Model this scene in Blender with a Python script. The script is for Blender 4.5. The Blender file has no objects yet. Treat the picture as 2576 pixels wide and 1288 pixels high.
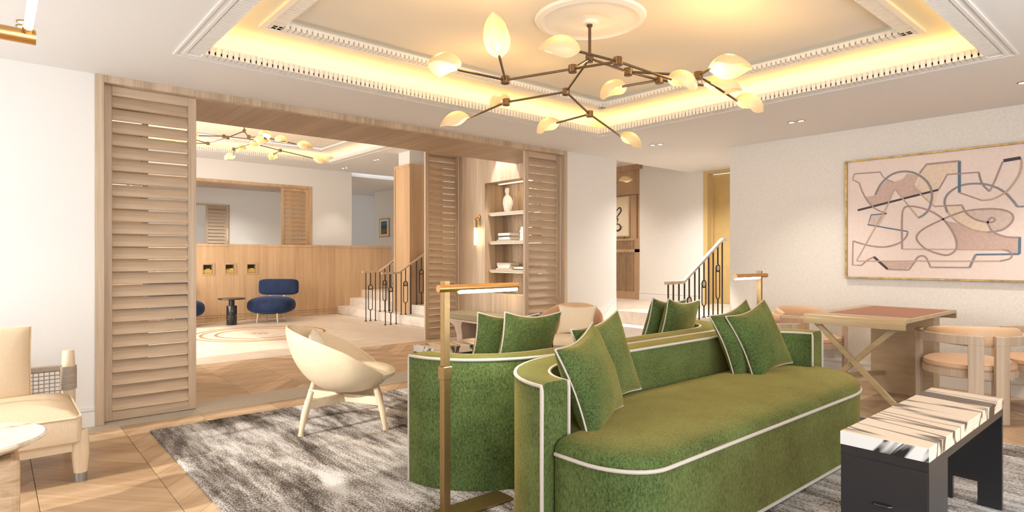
import bpy, bmesh, math, random
from mathutils import Vector, Matrix
random.seed(7)
sc = bpy.context.scene
COL = sc.collection
R = math.radians

# ------------------------------------------------------------------ camera
cd = bpy.data.cameras.new('camera'); cam = bpy.data.objects.new('camera', cd); COL.objects.link(cam)
cam.location = (0, 0, 1.4); cam.rotation_euler = (R(90), 0, R(-40.85))
cd.sensor_width = 36; cd.lens = 21.144; cd.shift_y = 0.0008; cd.clip_start = 0.05; cd.clip_end = 200
sc.camera = cam
sc.view_settings.view_transform = 'Standard'; sc.view_settings.look = 'None'
sc.view_settings.gamma = 1.0; sc.view_settings.use_curve_mapping = False
sc.view_settings.exposure = 0.27
sc.cycles.max_bounces = 6; sc.cycles.diffuse_bounces = 4; sc.cycles.glossy_bounces = 3; sc.cycles.transmission_bounces = 4
sc.cycles.caustics_reflective = False; sc.cycles.caustics_refractive = False; sc.cycles.adaptive_threshold = 0.06; sc.cycles.adaptive_min_samples = 16

# ------------------------------------------------------------------ world and daylight
w = bpy.data.worlds.new('world'); sc.world = w; w.use_nodes = True
bg = w.node_tree.nodes['Background']; bg.inputs[0].default_value = (0.86, 0.93, 1.0, 1); bg.inputs[1].default_value = 1.2

def light(name, kind, loc, energy, color=(1, 1, 1), target=None, **kw):
    d = bpy.data.lights.new(name, kind); d.energy = energy; d.color = color
    o = bpy.data.objects.new(name, d); COL.objects.link(o); o.location = loc
    for k, v in kw.items(): setattr(d, k, v)
    if target is not None:
        o.rotation_euler = (Vector(target) - Vector(loc)).to_track_quat('-Z', 'Y').to_euler()
    return o

SUN_DIR = (1.0, 0.06, -0.52)
s = light('sun', 'SUN', (-6, 4.5, 6), 4.0, (1.0, 0.93, 0.82), angle=R(1.2))
s.rotation_euler = Vector(SUN_DIR).to_track_quat('-Z', 'Y').to_euler()
WARM = (1.0, 0.90, 0.77); WHITE = (1.0, 0.96, 0.90)
# daylight entering by the windows (left wall, wall behind the camera), fill by the added lobby opening
light('daylight_and_fill', 'AREA', (-1.62, 4.4, 1.5), 48, (0.97, 0.985, 1.0), (5, 4.35, 1.2), shape='RECTANGLE', size=2.4, size_y=2.4)
light('daylight_and_fill', 'AREA', (2.2, -1.22, 1.5), 118, (0.93, 0.97, 1.0), (3.4, 5, 1.2), shape='RECTANGLE', size=5.5, size_y=2.2)
light('daylight_and_fill', 'AREA', (0.42, 11.3, 1.9), 230, (1.0, 0.94, 0.86), (6, 11.3, 1.3), shape='RECTANGLE', size=4.4, size_y=2.6)  # lobby fill, placed in an added opening out of view

# ------------------------------------------------------------------ node helpers
def mat(name):
    m = bpy.data.materials.new(name); m.use_nodes = True
    nt = m.node_tree; b = nt.nodes['Principled BSDF']
    return m, nt, b
def N(nt, t, **kw):
    n = nt.nodes.new(t)
    for k, v in kw.items(): setattr(n, k, v)
    return n
def coords(nt, scale=(1, 1, 1), rot=(0, 0, 0), kind='Object'):
    tc = N(nt, 'ShaderNodeTexCoord'); mp = N(nt, 'ShaderNodeMapping')
    mp.inputs['Scale'].default_value = scale; mp.inputs['Rotation'].default_value = rot
    nt.links.new(tc.outputs[kind], mp.inputs['Vector']); return mp.outputs['Vector']
def noise(nt, vec, scale=5, detail=4, rough=.55, dist=0):
    n = N(nt, 'ShaderNodeTexNoise'); n.inputs['Scale'].default_value = scale
    n.inputs['Detail'].default_value = detail; n.inputs['Roughness'].default_value = rough
    n.inputs['Distortion'].default_value = dist
    nt.links.new(vec, n.inputs['Vector']); return n.outputs['Fac']
def ramp(nt, fac, stops):
    r = N(nt, 'ShaderNodeValToRGB'); e = r.color_ramp.elements
    while len(e) < len(stops): e.new(.5)
    for el, (p, c) in zip(e, stops):
        el.position = p; el.color = (c[0], c[1], c[2], 1)
    nt.links.new(fac, r.inputs[0]); return r.outputs[0]
def mixc(nt, f, a, b, mode='MIX'):
    m = N(nt, 'ShaderNodeMix', data_type='RGBA', blend_type=mode)
    if isinstance(f, (int, float)): m.inputs[0].default_value = f
    else: nt.links.new(f, m.inputs[0])
    for i, v in ((6, a), (7, b)):
        if isinstance(v, tuple): m.inputs[i].default_value = (v[0], v[1], v[2], 1)
        else: nt.links.new(v, m.inputs[i])
    return m.outputs[2]
def bump(nt, b, fac, strength=.2, dist=.01):
    n = N(nt, 'ShaderNodeBump'); n.inputs['Strength'].default_value = strength; n.inputs['Distance'].default_value = dist
    nt.links.new(fac, n.inputs['Height']); nt.links.new(n.outputs[0], b.inputs['Normal'])
def objrand(nt):
    return N(nt, 'ShaderNodeObjectInfo').outputs['Random']

def plain(name, c, rough=.5, metal=0, spec=.5, vary=0.0, scale=8, bmp=0):
    m, nt, b = mat(name)
    b.inputs['Roughness'].default_value = rough; b.inputs['Metallic'].default_value = metal
    b.inputs['Specular IOR Level'].default_value = spec
    if vary:
        f = noise(nt, coords(nt), scale)
        k = lambda q: tuple(min(1, x * q) for x in c)
        nt.links.new(ramp(nt, f, [(.3, k(1 - vary)), (.7, k(1 + vary))]), b.inputs['Base Color'])
        if bmp: bump(nt, b, f, bmp, .004)
    else: b.inputs['Base Color'].default_value = (*c, 1)
    return m

def wood(name, dark, light_, axis='Z', fine=55, rough=.45, rand=0.0, rotz=0, long=1.6, contrast=(.32, .70)):
    m, nt, b = mat(name); sc_ = {'X': (long, fine, fine), 'Y': (fine, long, fine), 'Z': (fine, fine, long)}[axis]
    v = coords(nt, sc_, (0, 0, rotz))
    if rotz:   # rotate first, then stretch
        tc = N(nt, 'ShaderNodeTexCoord'); m1 = N(nt, 'ShaderNodeMapping'); m1.inputs['Rotation'].default_value = (0, 0, rotz)
        m2 = N(nt, 'ShaderNodeMapping'); m2.inputs['Scale'].default_value = sc_
        nt.links.new(tc.outputs['Object'], m1.inputs[0]); nt.links.new(m1.outputs[0], m2.inputs[0]); v = m2.outputs[0]
    if rand:
        add = N(nt, 'ShaderNodeVectorMath', operation='ADD'); rr = objrand(nt)
        mul = N(nt, 'ShaderNodeMath', operation='MULTIPLY'); mul.inputs[1].default_value = 90
        nt.links.new(rr, mul.inputs[0]); nt.links.new(v, add.inputs[0]); nt.links.new(mul.outputs[0], add.inputs[1]); v = add.outputs[0]
    f1 = noise(nt, v, 1.0, 6, .62, .35)
    c = ramp(nt, f1, [(contrast[0], dark), (contrast[1], light_)])
    v2 = coords(nt, tuple(x * .12 for x in sc_))
    f2 = noise(nt, v2, 1.0, 3, .5, 1.2)
    c = mixc(nt, .45, c, ramp(nt, f2, [(.35, tuple(x * .78 for x in dark)), (.65, tuple(min(1, x * 1.06) for x in light_))]))
    if rand:
        rr = objrand(nt)
        c = mixc(nt, 1.0, c, ramp(nt, rr, [(0, (1 - rand, 1 - rand * 1.15, 1 - rand * 1.3)), (1, (1, 1, 1))]), 'MULTIPLY')
    nt.links.new(c, b.inputs['Base Color']); b.inputs['Roughness'].default_value = rough
    bump(nt, b, f1, .12, .003)
    return m

def emit(name, c, strength):
    m, nt, b = mat(name)
    b.inputs['Base Color'].default_value = (*c, 1)
    b.inputs['Emission Color'].default_value = (*c, 1); b.inputs['Emission Strength'].default_value = strength
    return m

M = {}
M['wall'] = plain('plaster_white', (.80, .775, .745), .75, vary=.015, scale=60, bmp=.1)
# woven wall covering
m, nt, b = mat('linen_wallcovering')
f = noise(nt, coords(nt, (40, 40, 260)), 1, 3, .6); g = noise(nt, coords(nt, (260, 260, 40)), 1, 3, .6)
ad = N(nt, 'ShaderNodeMath', operation='ADD'); nt.links.new(f, ad.inputs[0]); nt.links.new(g, ad.inputs[1])
hf = N(nt, 'ShaderNodeMath', operation='MULTIPLY'); hf.inputs[1].default_value = .5; nt.links.new(ad.outputs[0], hf.inputs[0])
nt.links.new(ramp(nt, hf.outputs[0], [(.36, (.70, .665, .62)), (.62, (.875, .845, .81))]), b.inputs['Base Color'])
b.inputs['Roughness'].default_value = .85; bump(nt, b, hf.outputs[0], .25, .003); M['linen'] = m
M['ceil'] = plain('ceiling_paint', (.81, .785, .76), .8, vary=.01, scale=40)
M['cove'] = plain('cove_paint', (.84, .80, .70), .75)
M['tray'] = plain('warm_lit_cream', (.83, .745, .625), .8)  # upper ceiling tint: warm light put into the paint colour
M['plaster_trim'] = plain('plaster_trim', (.84, .80, .76), .7)
OAKD, OAKL = (.41, .29, .185), (.66, .52, .385)
M['oak_z'] = wood('oak_vertical_grain', OAKD, OAKL, 'Z')
M['oak_x'] = wood('oak_cross_grain', OAKD, OAKL, 'X')
M['oak_y'] = wood('oak_shaded_soffit', (.34, .235, .15), (.50, .37, .26), 'Y')  # soffit shade put into a darker oak colour
M['oak_warm'] = wood('oak_warm_panel', (.50, .315, .17), (.66, .455, .275), 'Z', 40)
M['oak_brown'] = wood('oak_brown_panel', (.40, .245, .14), (.53, .35, .215), 'Z', 40)
M['plank_a'] = wood('parquet_plank_right', (.48, .305, .165), (.74, .555, .37), 'X', 26, .38, .34, R(-49), 1.3)
M['plank_b'] = wood('parquet_plank_left', (.48, .305, .165), (.74, .555, .37), 'X', 26, .38, .34, R(49), 1.3)
M['subfloor'] = plain('parquet_joint', (.50, .36, .235), .6)
M['threshold'] = plain('grey_stone_strip', (.47, .42, .35), .45, vary=.06, scale=30)
m, nt, b = mat('beige_stone_tile')
f = noise(nt, coords(nt, (2.2, 5, 2)), 1.6, 6, .6, .6)
c = ramp(nt, f, [(.3, (.64, .535, .435)), (.7, (.80, .705, .605))])
c = mixc(nt, 1.0, c, ramp(nt, objrand(nt), [(0, (.94, .93, .92)), (1, (1, 1, 1))]), 'MULTIPLY')
nt.links.new(c, b.inputs['Base Color']); b.inputs['Roughness'].default_value = .42; M['tile'] = m
M['tile_joint'] = plain('pale_grout', (.78, .69, .60), .8)
M['inlay'] = plain('brown_inlay', (.44, .20, .065), .5)
m, nt, b = mat('pale_marble_step')
f = noise(nt, coords(nt), 3, 8, .65, 1.2)
nt.links.new(ramp(nt, f, [(.35, (.68, .60, .53)), (.55, (.82, .755, .69))]), b.inputs['Base Color']); b.inputs['Roughness'].default_value = .4; M['step'] = m
# rug
m, nt, b = mat('distressed_rug')
f = noise(nt, coords(nt, (2.3, .55, 1)), 1.5, 5, .62, .5); g = noise(nt, coords(nt, (120, 60, 60)), 1, 3, .7)
h = noise(nt, coords(nt, (22, 3.4, 8)), 1, 5, .65)
a1 = N(nt, 'ShaderNodeMath', operation='MULTIPLY_ADD'); a1.inputs[1].default_value = .8; nt.links.new(g, a1.inputs[0]); nt.links.new(f, a1.inputs[2])
a2 = N(nt, 'ShaderNodeMath', operation='MULTIPLY_ADD'); a2.inputs[1].default_value = .45; nt.links.new(h, a2.inputs[0]); nt.links.new(a1.outputs[0], a2.inputs[2])
nt.links.new(ramp(nt, a2.outputs[0], [(.76, (.055, .045, .038)), (.90, (.17, .15, .135)), (1.0, (.40, .375, .355)), (1.12 if False else 1.0, (.62, .60, .585))]), b.inputs['Base Color'])
sc01 = N(nt, 'ShaderNodeMath', operation='MULTIPLY_ADD'); sc01.inputs[1].default_value = 1.9; sc01.inputs[2].default_value = -1.60
nt.links.new(a2.outputs[0], sc01.inputs[0])
nt.links.new(ramp(nt, sc01.outputs[0], [(.18, (.05, .04, .033)), (.42, (.20, .175, .155)), (.58, (.42, .39, .37)), (.80, (.70, .68, .66))]), b.inputs['Base Color'])
b.inputs['Roughness'].default_value = .95; b.inputs['Specular IOR Level'].default_value = .1; bump(nt, b, g, .8, .012); M['rug'] = m
# velvet
def velvet(name, dark, lite, fuzz=(95, 95, 42), sheen=(.55, .40, (1.0, .66, .20))):
    m, nt, b = mat(name)
    f = noise(nt, coords(nt, fuzz), 1, 4, .65, .4); g = noise(nt, coords(nt), 5, 3, .5)
    a = N(nt, 'ShaderNodeMath', operation='MULTIPLY_ADD'); a.inputs[1].default_value = .35
    nt.links.new(g, a.inputs[0]); nt.links.new(f, a.inputs[2])
    nt.links.new(ramp(nt, a.outputs[0], [(.44, dark), (.84, lite)]), b.inputs['Base Color'])
    b.inputs['Roughness'].default_value = .85; b.inputs['Specular IOR Level'].default_value = .15
    b.inputs['Sheen Weight'].default_value = sheen[0]; b.inputs['Sheen Roughness'].default_value = sheen[1]
    b.inputs['Sheen Tint'].default_value = (*sheen[2], 1)
    bump(nt, b, f, .55, .008); return m
M['green'] = velvet('green_velvet', (.017, .032, .006), (.125, .180, .056), (120, 120, 60))
M['blue'] = velvet('navy_velvet', (.010, .016, .042), (.030, .047, .110), sheen=(.3, .4, (.3, .45, .9)))
M['piping'] = plain('cream_piping', (.58, .51, .44), .7)
M['brass'] = plain('brushed_brass', (.46, .31, .145), .38, 1.0, vary=.06, scale=40)
M['bronze'] = plain('dark_bronze', (.17, .115, .075), .38, .85)
M['copper'] = plain('copper_tube', (.70, .40, .16), .3, 1.0)
M['iron'] = plain('dark_iron', (.035, .026, .022), .5, .4)
M['shade'] = None
m, nt, b = mat('cream_shell_shade')
tr = N(nt, 'ShaderNodeBsdfTranslucent'); tr.inputs[0].default_value = (1.0, .84, .52, 1)
b.inputs['Base Color'].default_value = (.80, .67, .45, 1); b.inputs['Roughness'].default_value = .3
mx = N(nt, 'ShaderNodeMixShader'); mx.inputs[0].default_value = .24
nt.links.new(b.outputs[0], mx.inputs[1]); nt.links.new(tr.outputs[0], mx.inputs[2])
nt.links.new(mx.outputs[0], nt.nodes['Material Output'].inputs[0]); M['shade'] = m
M['bulb'] = emit('warm_bulb', (1.0, .74, .36), 12)
M['led_warm'] = emit('cove_led', (1.0, .62, .17), 40)
M['led_lobby'] = emit('cove_led_lobby', (1.0, .80, .42), 13)
M['tube_lit'] = emit('lit_tube', (1.0, .95, .86), 9)
M['sconce_lit'] = emit('sconce_glass', (1.0, .80, .48), 9)
M['spot_lit'] = emit('downlight_lens', (1.0, .90, .72), 9)
M['shelf_led'] = emit('shelf_led', (1.0, .80, .48), 2.5)
M['cream'] = plain('cream_leather', (.76, .62, .44), .5, vary=.03, scale=20)
M['cream_fabric'] = plain('cream_fabric', (.84, .74, .58), .8, vary=.03, scale=90, bmp=.2)
M['white_fabric'] = plain('white_fabric', (.86, .82, .75), .8)
M['beige_leather'] = plain('beige_grain_leather', (.64, .49, .33), .5, vary=.05, scale=140, bmp=.5)
M['ash'] = wood('ash_leg', (.62, .47, .31), (.80, .67, .50), 'Z', 45)
M['ash_x'] = wood('ash_board', (.62, .47, .31), (.80, .67, .50), 'X', 45)
M['cord'] = plain('taupe_cord', (.40, .33, .27), .8, vary=.1, scale=200)
M['grey_cap'] = plain('grey_metal_cap', (.30, .30, .29), .4, .6)
M['chairwood'] = wood('bleached_chair_wood', (.50, .37, .26), (.66, .52, .39), 'Z', 60)
M['tan'] = plain('tan_leather', (.70, .46, .285), .5, vary=.05, scale=60, bmp=.15)
M['deskwood'] = wood('honey_desk_wood', (.34, .24, .125), (.50, .375, .21), 'Y', 30, .35)
M['deskside'] = wood('figured_desk_panel', (.46, .345, .215), (.70, .55, .37), 'Y', 16, .4, long=2.2)
M['inset'] = plain('brown_leather_inset', (.27, .105, .055), .5)
M['black'] = plain('black_lacquer', (.022, .020, .022), .28)
M['darkmetal'] = plain('smoked_handle', (.06, .055, .05), .35, .7)
# striped marbles
def rot_scale(nt, rot, sc_):
    tc = N(nt, 'ShaderNodeTexCoord'); m1 = N(nt, 'ShaderNodeMapping'); m1.inputs['Rotation'].default_value = rot
    m2 = N(nt, 'ShaderNodeMapping'); m2.inputs['Scale'].default_value = sc_
    nt.links.new(tc.outputs['Object'], m1.inputs[0]); nt.links.new(m1.outputs[0], m2.inputs[0]); return m2.outputs[0]
def zebra(name, lite, dark, sc_, thr, rot=(0, 0, 0)):
    m, nt, b = mat(name); v = rot_scale(nt, rot, sc_)
    f = noise(nt, v, 1, 3, .5, .12); g = noise(nt, rot_scale(nt, rot, tuple(x * 1.7 for x in sc_)), 1, 2, .45, .1)
    c = ramp(nt, f, [(thr - .02, dark), (thr + .02, lite)])
    c2 = ramp(nt, g, [(.465, (1, 1, 1)), (.483, (.10, .085, .075)), (.492, (.10, .085, .075)), (.51, (1, 1, 1))])
    nt.links.new(mixc(nt, 1.0, c, c2, 'MULTIPLY'), b.inputs['Base Color']); b.inputs['Roughness'].default_value = .22; return m
M['zebra'] = zebra('zebra_marble_top', (.80, .68, .53), (.035, .028, .024), (3.4, .36, 2), .43, (0, 0, R(10)))
M['zebra_edge'] = zebra('zebra_marble_end', (.80, .79, .78), (.015, .014, .014), (1, 6.5, .9), .50, (R(-35), 0, 0))
m, nt, b = mat('black_marble')
f = noise(nt, coords(nt, (6, 6, 4)), 1.3, 6, .6, 1.5)
nt.links.new(ramp(nt, f, [(.495, (.012, .011, .011)), (.503, (.30, .29, .28)), (.512, (.012, .011, .011))]), b.inputs['Base Color'])
b.inputs['Roughness'].default_value = .18; M['black_marble'] = m
m, nt, b = mat('cream_marble_top')
f = noise(nt, coords(nt, (3, 5, 3)), 1.4, 6, .6, 1.6)
nt.links.new(ramp(nt, f, [(.30, (.50, .37, .26)), (.46, (.80, .71, .60)), (.7, (.86, .79, .70))]), b.inputs['Base Color']); b.inputs['Roughness'].default_value = .25; M['marble_top'] = m
m, nt, b = mat('travertine_block')
f = noise(nt, coords(nt, (4, 4, 16)), 1.4, 8, .68, 1.0); g = noise(nt, coords(nt, (9, 9, 30)), 1, 6, .7, .8)
c = ramp(nt, f, [(.3, (.40, .27, .155)), (.5, (.62, .46, .30)), (.7, (.74, .60, .44))])
c = mixc(nt, 1.0, c, ramp(nt, g, [(.33, (.45, .38, .32)), (.40, (1, 1, 1))]), 'MULTIPLY')
nt.links.new(c, b.inputs['Base Color']); b.inputs['Roughness'].default_value = .7; bump(nt, b, g, .5, .01); M['travertine'] = m
M['stonebench'] = wood('bench_grey_wood', (.42, .34, .27), (.56, .47, .38), 'Z', 35)
M['olive'] = plain('olive_leather', (.27, .22, .13), .6, vary=.06, scale=50)
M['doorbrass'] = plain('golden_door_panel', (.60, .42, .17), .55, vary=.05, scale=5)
M['doorbrass2'] = plain('golden_door_frame', (.62, .45, .20), .55)
M['ceramic'] = plain('white_ceramic', (.80, .77, .74), .5)
M['paper'] = plain('book_pages', (.78, .74, .70), .8)
M['bookcov'] = [plain('book_white', (.74, .71, .68), .5), plain('book_black', (.03, .028, .028), .5), plain('book_grey', (.30, .27, .25), .55), plain('book_taupe', (.48, .42, .37), .55)]
M['shelf'] = plain('shelf_taupe', (.50, .42, .35), .5)
M['gold'] = plain('gold_nuggets', (.78, .56, .16), .35, .6, vary=.25, scale=60)
M['canvas'] = plain('pink_canvas', (.83, .71, .665), .8, vary=.03, scale=26, bmp=.35)
M['frame_gold'] = plain('antique_gilt_frame', (.52, .38, .16), .4, .8, vary=.35, scale=14)
M['glass'] = None
m, nt, b = mat('window_glass'); b.inputs['Base Color'].default_value = (1, 1, 1, 1)
tp = N(nt, 'ShaderNodeBsdfTransparent'); gl = N(nt, 'ShaderNodeBsdfGlossy'); gl.inputs[1].default_value = .02
mx = N(nt, 'ShaderNodeMixShader'); mx.inputs[0].default_value = .05
nt.links.new(tp.outputs[0], mx.inputs[1]); nt.links.new(gl.outputs[0], mx.inputs[2]); nt.links.new(mx.outputs[0], nt.nodes['Material Output'].inputs[0]); M['glass'] = m

# ------------------------------------------------------------------ mesh helpers
class MB:
    def __init__(s): s.v = []; s.f = []
    def quadbox(s, lo, hi):
        x0, y0, z0 = lo; x1, y1, z1 = hi; n = len(s.v)
        s.v += [(x0, y0, z0), (x1, y0, z0), (x1, y1, z0), (x0, y1, z0), (x0, y0, z1), (x1, y0, z1), (x1, y1, z1), (x0, y1, z1)]
        s.f += [tuple(n + i for i in q) for q in ((0, 3, 2, 1), (4, 5, 6, 7), (0, 1, 5, 4), (1, 2, 6, 5), (2, 3, 7, 6), (3, 0, 4, 7))]; return s
    def prism(s, poly, z0, z1):          # plan polygon, counter-clockwise
        n = len(s.v); k = len(poly)
        s.v += [(p[0], p[1], z0) for p in poly] + [(p[0], p[1], z1) for p in poly]
        s.f += [tuple(n + i for i in range(k))[::-1], tuple(n + k + i for i in range(k))]
        s.f += [(n + i, n + (i + 1) % k, n + k + (i + 1) % k, n + k + i) for i in range(k)]; return s
    def grid(s, rows, closed_u=False, closed_v=False, cap0=False, cap1=False):
        n = len(s.v); a = len(rows); k = len(rows[0])
        for r in rows: s.v += [tuple(p) for p in r]
        for i in range(a if closed_v else a - 1):
            for j in range(k if closed_u else k - 1):
                i2 = (i + 1) % a; j2 = (j + 1) % k
                s.f.append((n + i * k + j, n + i * k + j2, n + i2 * k + j2, n + i2 * k + j))
        if cap0: s.f.append(tuple(n + j for j in range(k))[::-1])
        if cap1: s.f.append(tuple(n + (a - 1) * k + j for j in range(k)))
        return s
    def lathe(s, prof, seg=24, c=(0, 0), cap=True):
        rows = [[(c[0] + r * math.cos(2 * math.pi * j / seg), c[1] + r * math.sin(2 * math.pi * j / seg), z) for j in range(seg)] for r, z in prof]
        return s.grid(rows, closed_u=True, cap0=cap, cap1=cap)
    def tube(s, pts, r, seg=8, closed=False, cap=True):
        P = [Vector(p) for p in pts]; k = len(P); rows = []; up = None
        rr = r if isinstance(r, (list, tuple)) else [r] * k
        for i in range(k):
            a = P[(i - 1) % k] if (closed or i > 0) else P[i]; b_ = P[(i + 1) % k] if (closed or i < k - 1) else P[i]
            t = (b_ - a); t = t.normalized() if t.length > 1e-9 else Vector((0, 0, 1))
            if up is None: up = Vector((0, 0, 1)) if abs(t.z) < .9 else Vector((1, 0, 0))
            x = t.cross(up); x = x.normalized() if x.length > 1e-6 else t.orthogonal().normalized()
            y = x.cross(t).normalized(); up = y
            rows.append([tuple(P[i] + x * rr[i] * math.cos(2 * math.pi * j / seg) + y * rr[i] * math.sin(2 * math.pi * j / seg)) for j in range(seg)])
        return s.grid(rows, closed_u=True, closed_v=closed, cap0=cap and not closed, cap1=cap and not closed)
    def bar(s, a, b_, w, h, up=(0, 0, 1)):   # rectangular bar from a to b, w across, h along up
        a = Vector(a); b_ = Vector(b_); t = (b_ - a).normalized(); x = t.cross(Vector(up)).normalized() * w / 2; y = x.cross(t).normalized() * h / 2
        rows = [[tuple(p - x - y), tuple(p + x - y), tuple(p + x + y), tuple(p - x + y)] for p in (a, b_)]
        return s.grid(rows, closed_u=True, cap0=True, cap1=True)
    def mesh(s, name, bev=0, seg=1, smooth=False, off=None):
        me = bpy.data.meshes.new(name); v = s.v
        if off is not None: v = [(p[0] - off[0], p[1] - off[1], p[2] - off[2]) for p in v]
        me.from_pydata(v, [], s.f); bm = bmesh.new(); bm.from_mesh(me)
        bmesh.ops.recalc_face_normals(bm, faces=bm.faces)
        if bev: bmesh.ops.bevel(bm, geom=[e for e in bm.edges if e.calc_length() > bev * 2.2], offset=bev, segments=seg, affect='EDGES', profile=.5, clamp_overlap=True)
        if smooth:
            for f_ in bm.faces: f_.smooth = True
            for e in bm.edges:
                if len(e.link_faces) == 2 and e.calc_face_angle(0) > R(38): e.smooth = False
        bm.to_mesh(me); bm.free(); return me
    def build(s, name, m, parent=None, bev=0, seg=1, smooth=False, off=None, loc=None):
        if off is None and parent is not None and parent.get('_w'): off = parent['_w']
        o = bpy.data.objects.new(name, s.mesh(name, bev, seg, smooth, off)); COL.objects.link(o)
        if m is not None: o.data.materials.append(m)
        if parent is not None: o.parent = parent
        if loc is not None: o.location = loc
        return o
def box(name, lo, hi, m, parent=None, bev=0, **kw): return MB().quadbox(lo, hi).build(name, m, parent, bev, **kw)
def thing(name, label, cat, loc=(0, 0, 0), rotz=0, group=None, kind=None, world=False):
    o = bpy.data.objects.new(name, None); COL.objects.link(o); o.empty_display_size = .1
    o.location = loc; o.rotation_euler = (0, 0, rotz); tag(o, label, cat, group, kind)
    if world: o['_w'] = [float(x) for x in loc]      # children are given in room coordinates
    return o
def tag(o, label, cat, group=None, kind=None):
    o['label'] = label; o['category'] = cat
    if group: o['group'] = group
    if kind: o['kind'] = kind
    return o
def struct(o, label, cat): return tag(o, label, cat, kind='structure')
def inst(src, name, parent, loc=(0, 0, 0), rot=None):
    o = bpy.data.objects.new(name, src if isinstance(src, bpy.types.Mesh) else src.data); COL.objects.link(o); o.parent = parent; o.location = loc
    if rot is not None:
        o.rotation_mode = 'QUATERNION'; o.rotation_quaternion = rot
    return o
def copy_tree(o, parent=None):
    c = o.copy(); COL.objects.link(c); c.parent = parent
    for ch in [x for x in o.children]: copy_tree(ch, c)
    return c
def catmull(p, n=10, closed=False):
    out = []; k = len(p); g = (lambda i: p[i % k]) if closed else (lambda i: p[max(0, min(k - 1, i))])
    for i in range(k if closed else k - 1):
        a, b_, c, d = (Vector(g(i + j)) for j in (-1, 0, 1, 2))
        for q in range(n):
            t = q / n; out.append(tuple(.5 * ((2 * b_) + (c - a) * t + (2 * a - 5 * b_ + 4 * c - d) * t * t + (3 * b_ - a - 3 * c + d) * t ** 3)))
    if not closed: out.append(tuple(p[-1]))
    return out
def clip(poly, x0, x1, y0, y1):
    def cut(P, ins, ix):
        o = []
        for i in range(len(P)):
            a, b_ = P[i - 1], P[i]
            if ins(b_):
                if not ins(a): o.append(ix(a, b_))
                o.append(b_)
            elif ins(a): o.append(ix(a, b_))
        return o
    fx = lambda X: lambda a, b_: (X, a[1] + (b_[1] - a[1]) * (X - a[0]) / (b_[0] - a[0]))
    fy = lambda Y: lambda a, b_: (a[0] + (b_[0] - a[0]) * (Y - a[1]) / (b_[1] - a[1]), Y)
    for ins, ix in ((lambda p: p[0] >= x0, fx(x0)), (lambda p: p[0] <= x1, fx(x1)), (lambda p: p[1] >= y0, fy(y0)), (lambda p: p[1] <= y1, fy(y1))):
        if not poly: return poly
        poly = cut(poly, ins, ix)
    return poly

# ================================================================== STRUCTURE
CZ, LZ, UF = 2.91, 3.70, 0.57     # lounge ceiling, lobby ceiling, raised floor
floor = struct(box('floor', (-1.7, -1.3, -.12), (7.72, 8.53, -.012), M['subfloor']), 'chevron oak parquet floor of the lounge and the wide opening', 'floor')
RUG = (0.96, 5.71, 0.27, 5.53)
def chevron(x0, x1, y0, y1, skip_rug=True):
    k0 = math.floor((x0 - .2) / .6); k1 = math.ceil((x1 - .2) / .6); g = .0017; pit = .29; sl = 1.15 * .6
    for k in range(k0, k1):
        a, b_ = .2 + .6 * k, .8 + .6 * k; s_ = -1 if k % 2 == 0 else 1
        lo = a if s_ > 0 else b_
        n0 = math.floor((y0 - sl) / pit) - 1; n1 = math.ceil(y1 / pit) + 1
        for n in range(n0, n1):
            ya = n * pit + .06; yb = ya + pit
            if s_ > 0: P = [(a + g, ya + g), (b_ - g, ya + sl + g), (b_ - g, yb + sl - g), (a + g, yb - g)]
            else: P = [(a + g, ya + sl + g), (b_ - g, ya + g), (b_ - g, yb - g), (a + g, yb + sl - g)]
            P = clip(P, x0, x1, y0, y1)
            if len(P) < 3: continue
            if skip_rug and all(RUG[0] + .02 < p[0] < RUG[1] - .02 and RUG[2] < p[1] < RUG[3] - .02 for p in P): continue
            ar = .5 * sum(P[i - 1][0] * P[i][1] - P[i][0] * P[i - 1][1] for i in range(len(P)))
            if abs(ar) < .002: continue
            if ar < 0: P = P[::-1]
            o = MB().prism(P, -.012, 0).build('plank', M['plank_a'] if s_ > 0 else M['plank_b'], floor)
chevron(-.4, 1.4, 2.3, 5.88)
chevron(1.4, 6.66, 5.25, 5.88)
chevron(5.6, 7.72, .6, 4.3)
chevron(.71, 6.2, 6.37, 8.53, False)
struct(box('trim_1', (-1.7, 5.88, -.06), (6.22, 6.37, .004), M['threshold']), 'grey stone threshold strip under the louvred screens', 'threshold')

# lobby floor with tiles and inlaid medallion
lf = struct(box('lobby_floor', (.3, 8.53, -.12), (6.9, 14.2, -.008), M['tile_joint']), 'beige stone tile floor of the lobby', 'floor')
tx, ty = .40, .80
for i in range(2, 16):
    for j in range(7):
        yo = 8.53 + j * ty - (.4 if i % 2 else 0)
        P = clip([(.3 + i * tx + .002, yo + .002), (.3 + (i + 1) * tx - .002, yo + .002), (.3 + (i + 1) * tx - .002, yo + ty - .002), (.3 + i * tx + .002, yo + ty - .002)], 1.2, 6.46, 8.54, 14.05)
        if len(P) > 2: MB().prism(P, -.008, 0).build('tile', M['tile'], lf)
med = thing('floor_medallion', 'brown circular inlay with monogram in the lobby stone floor', 'inlay', (3.72, 11.36, 0))
def ring(r0, r1, z0, z1, seg=72):
    mb = MB(); rows = [[(r * math.cos(2 * math.pi * j / seg), r * math.sin(2 * math.pi * j / seg), z) for j in range(seg)] for r, z in ((r0, z0), (r1, z0), (r1, z1), (r0, z1))]
    return mb.grid(rows, closed_u=True, closed_v=True)
for r0, r1 in ((1.10, 1.15), (.95, 1.0), (.71, .76)): ring(r0, r1, -.004, .0025).build('ring', M['inlay'], med)
mono = MB()
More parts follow.
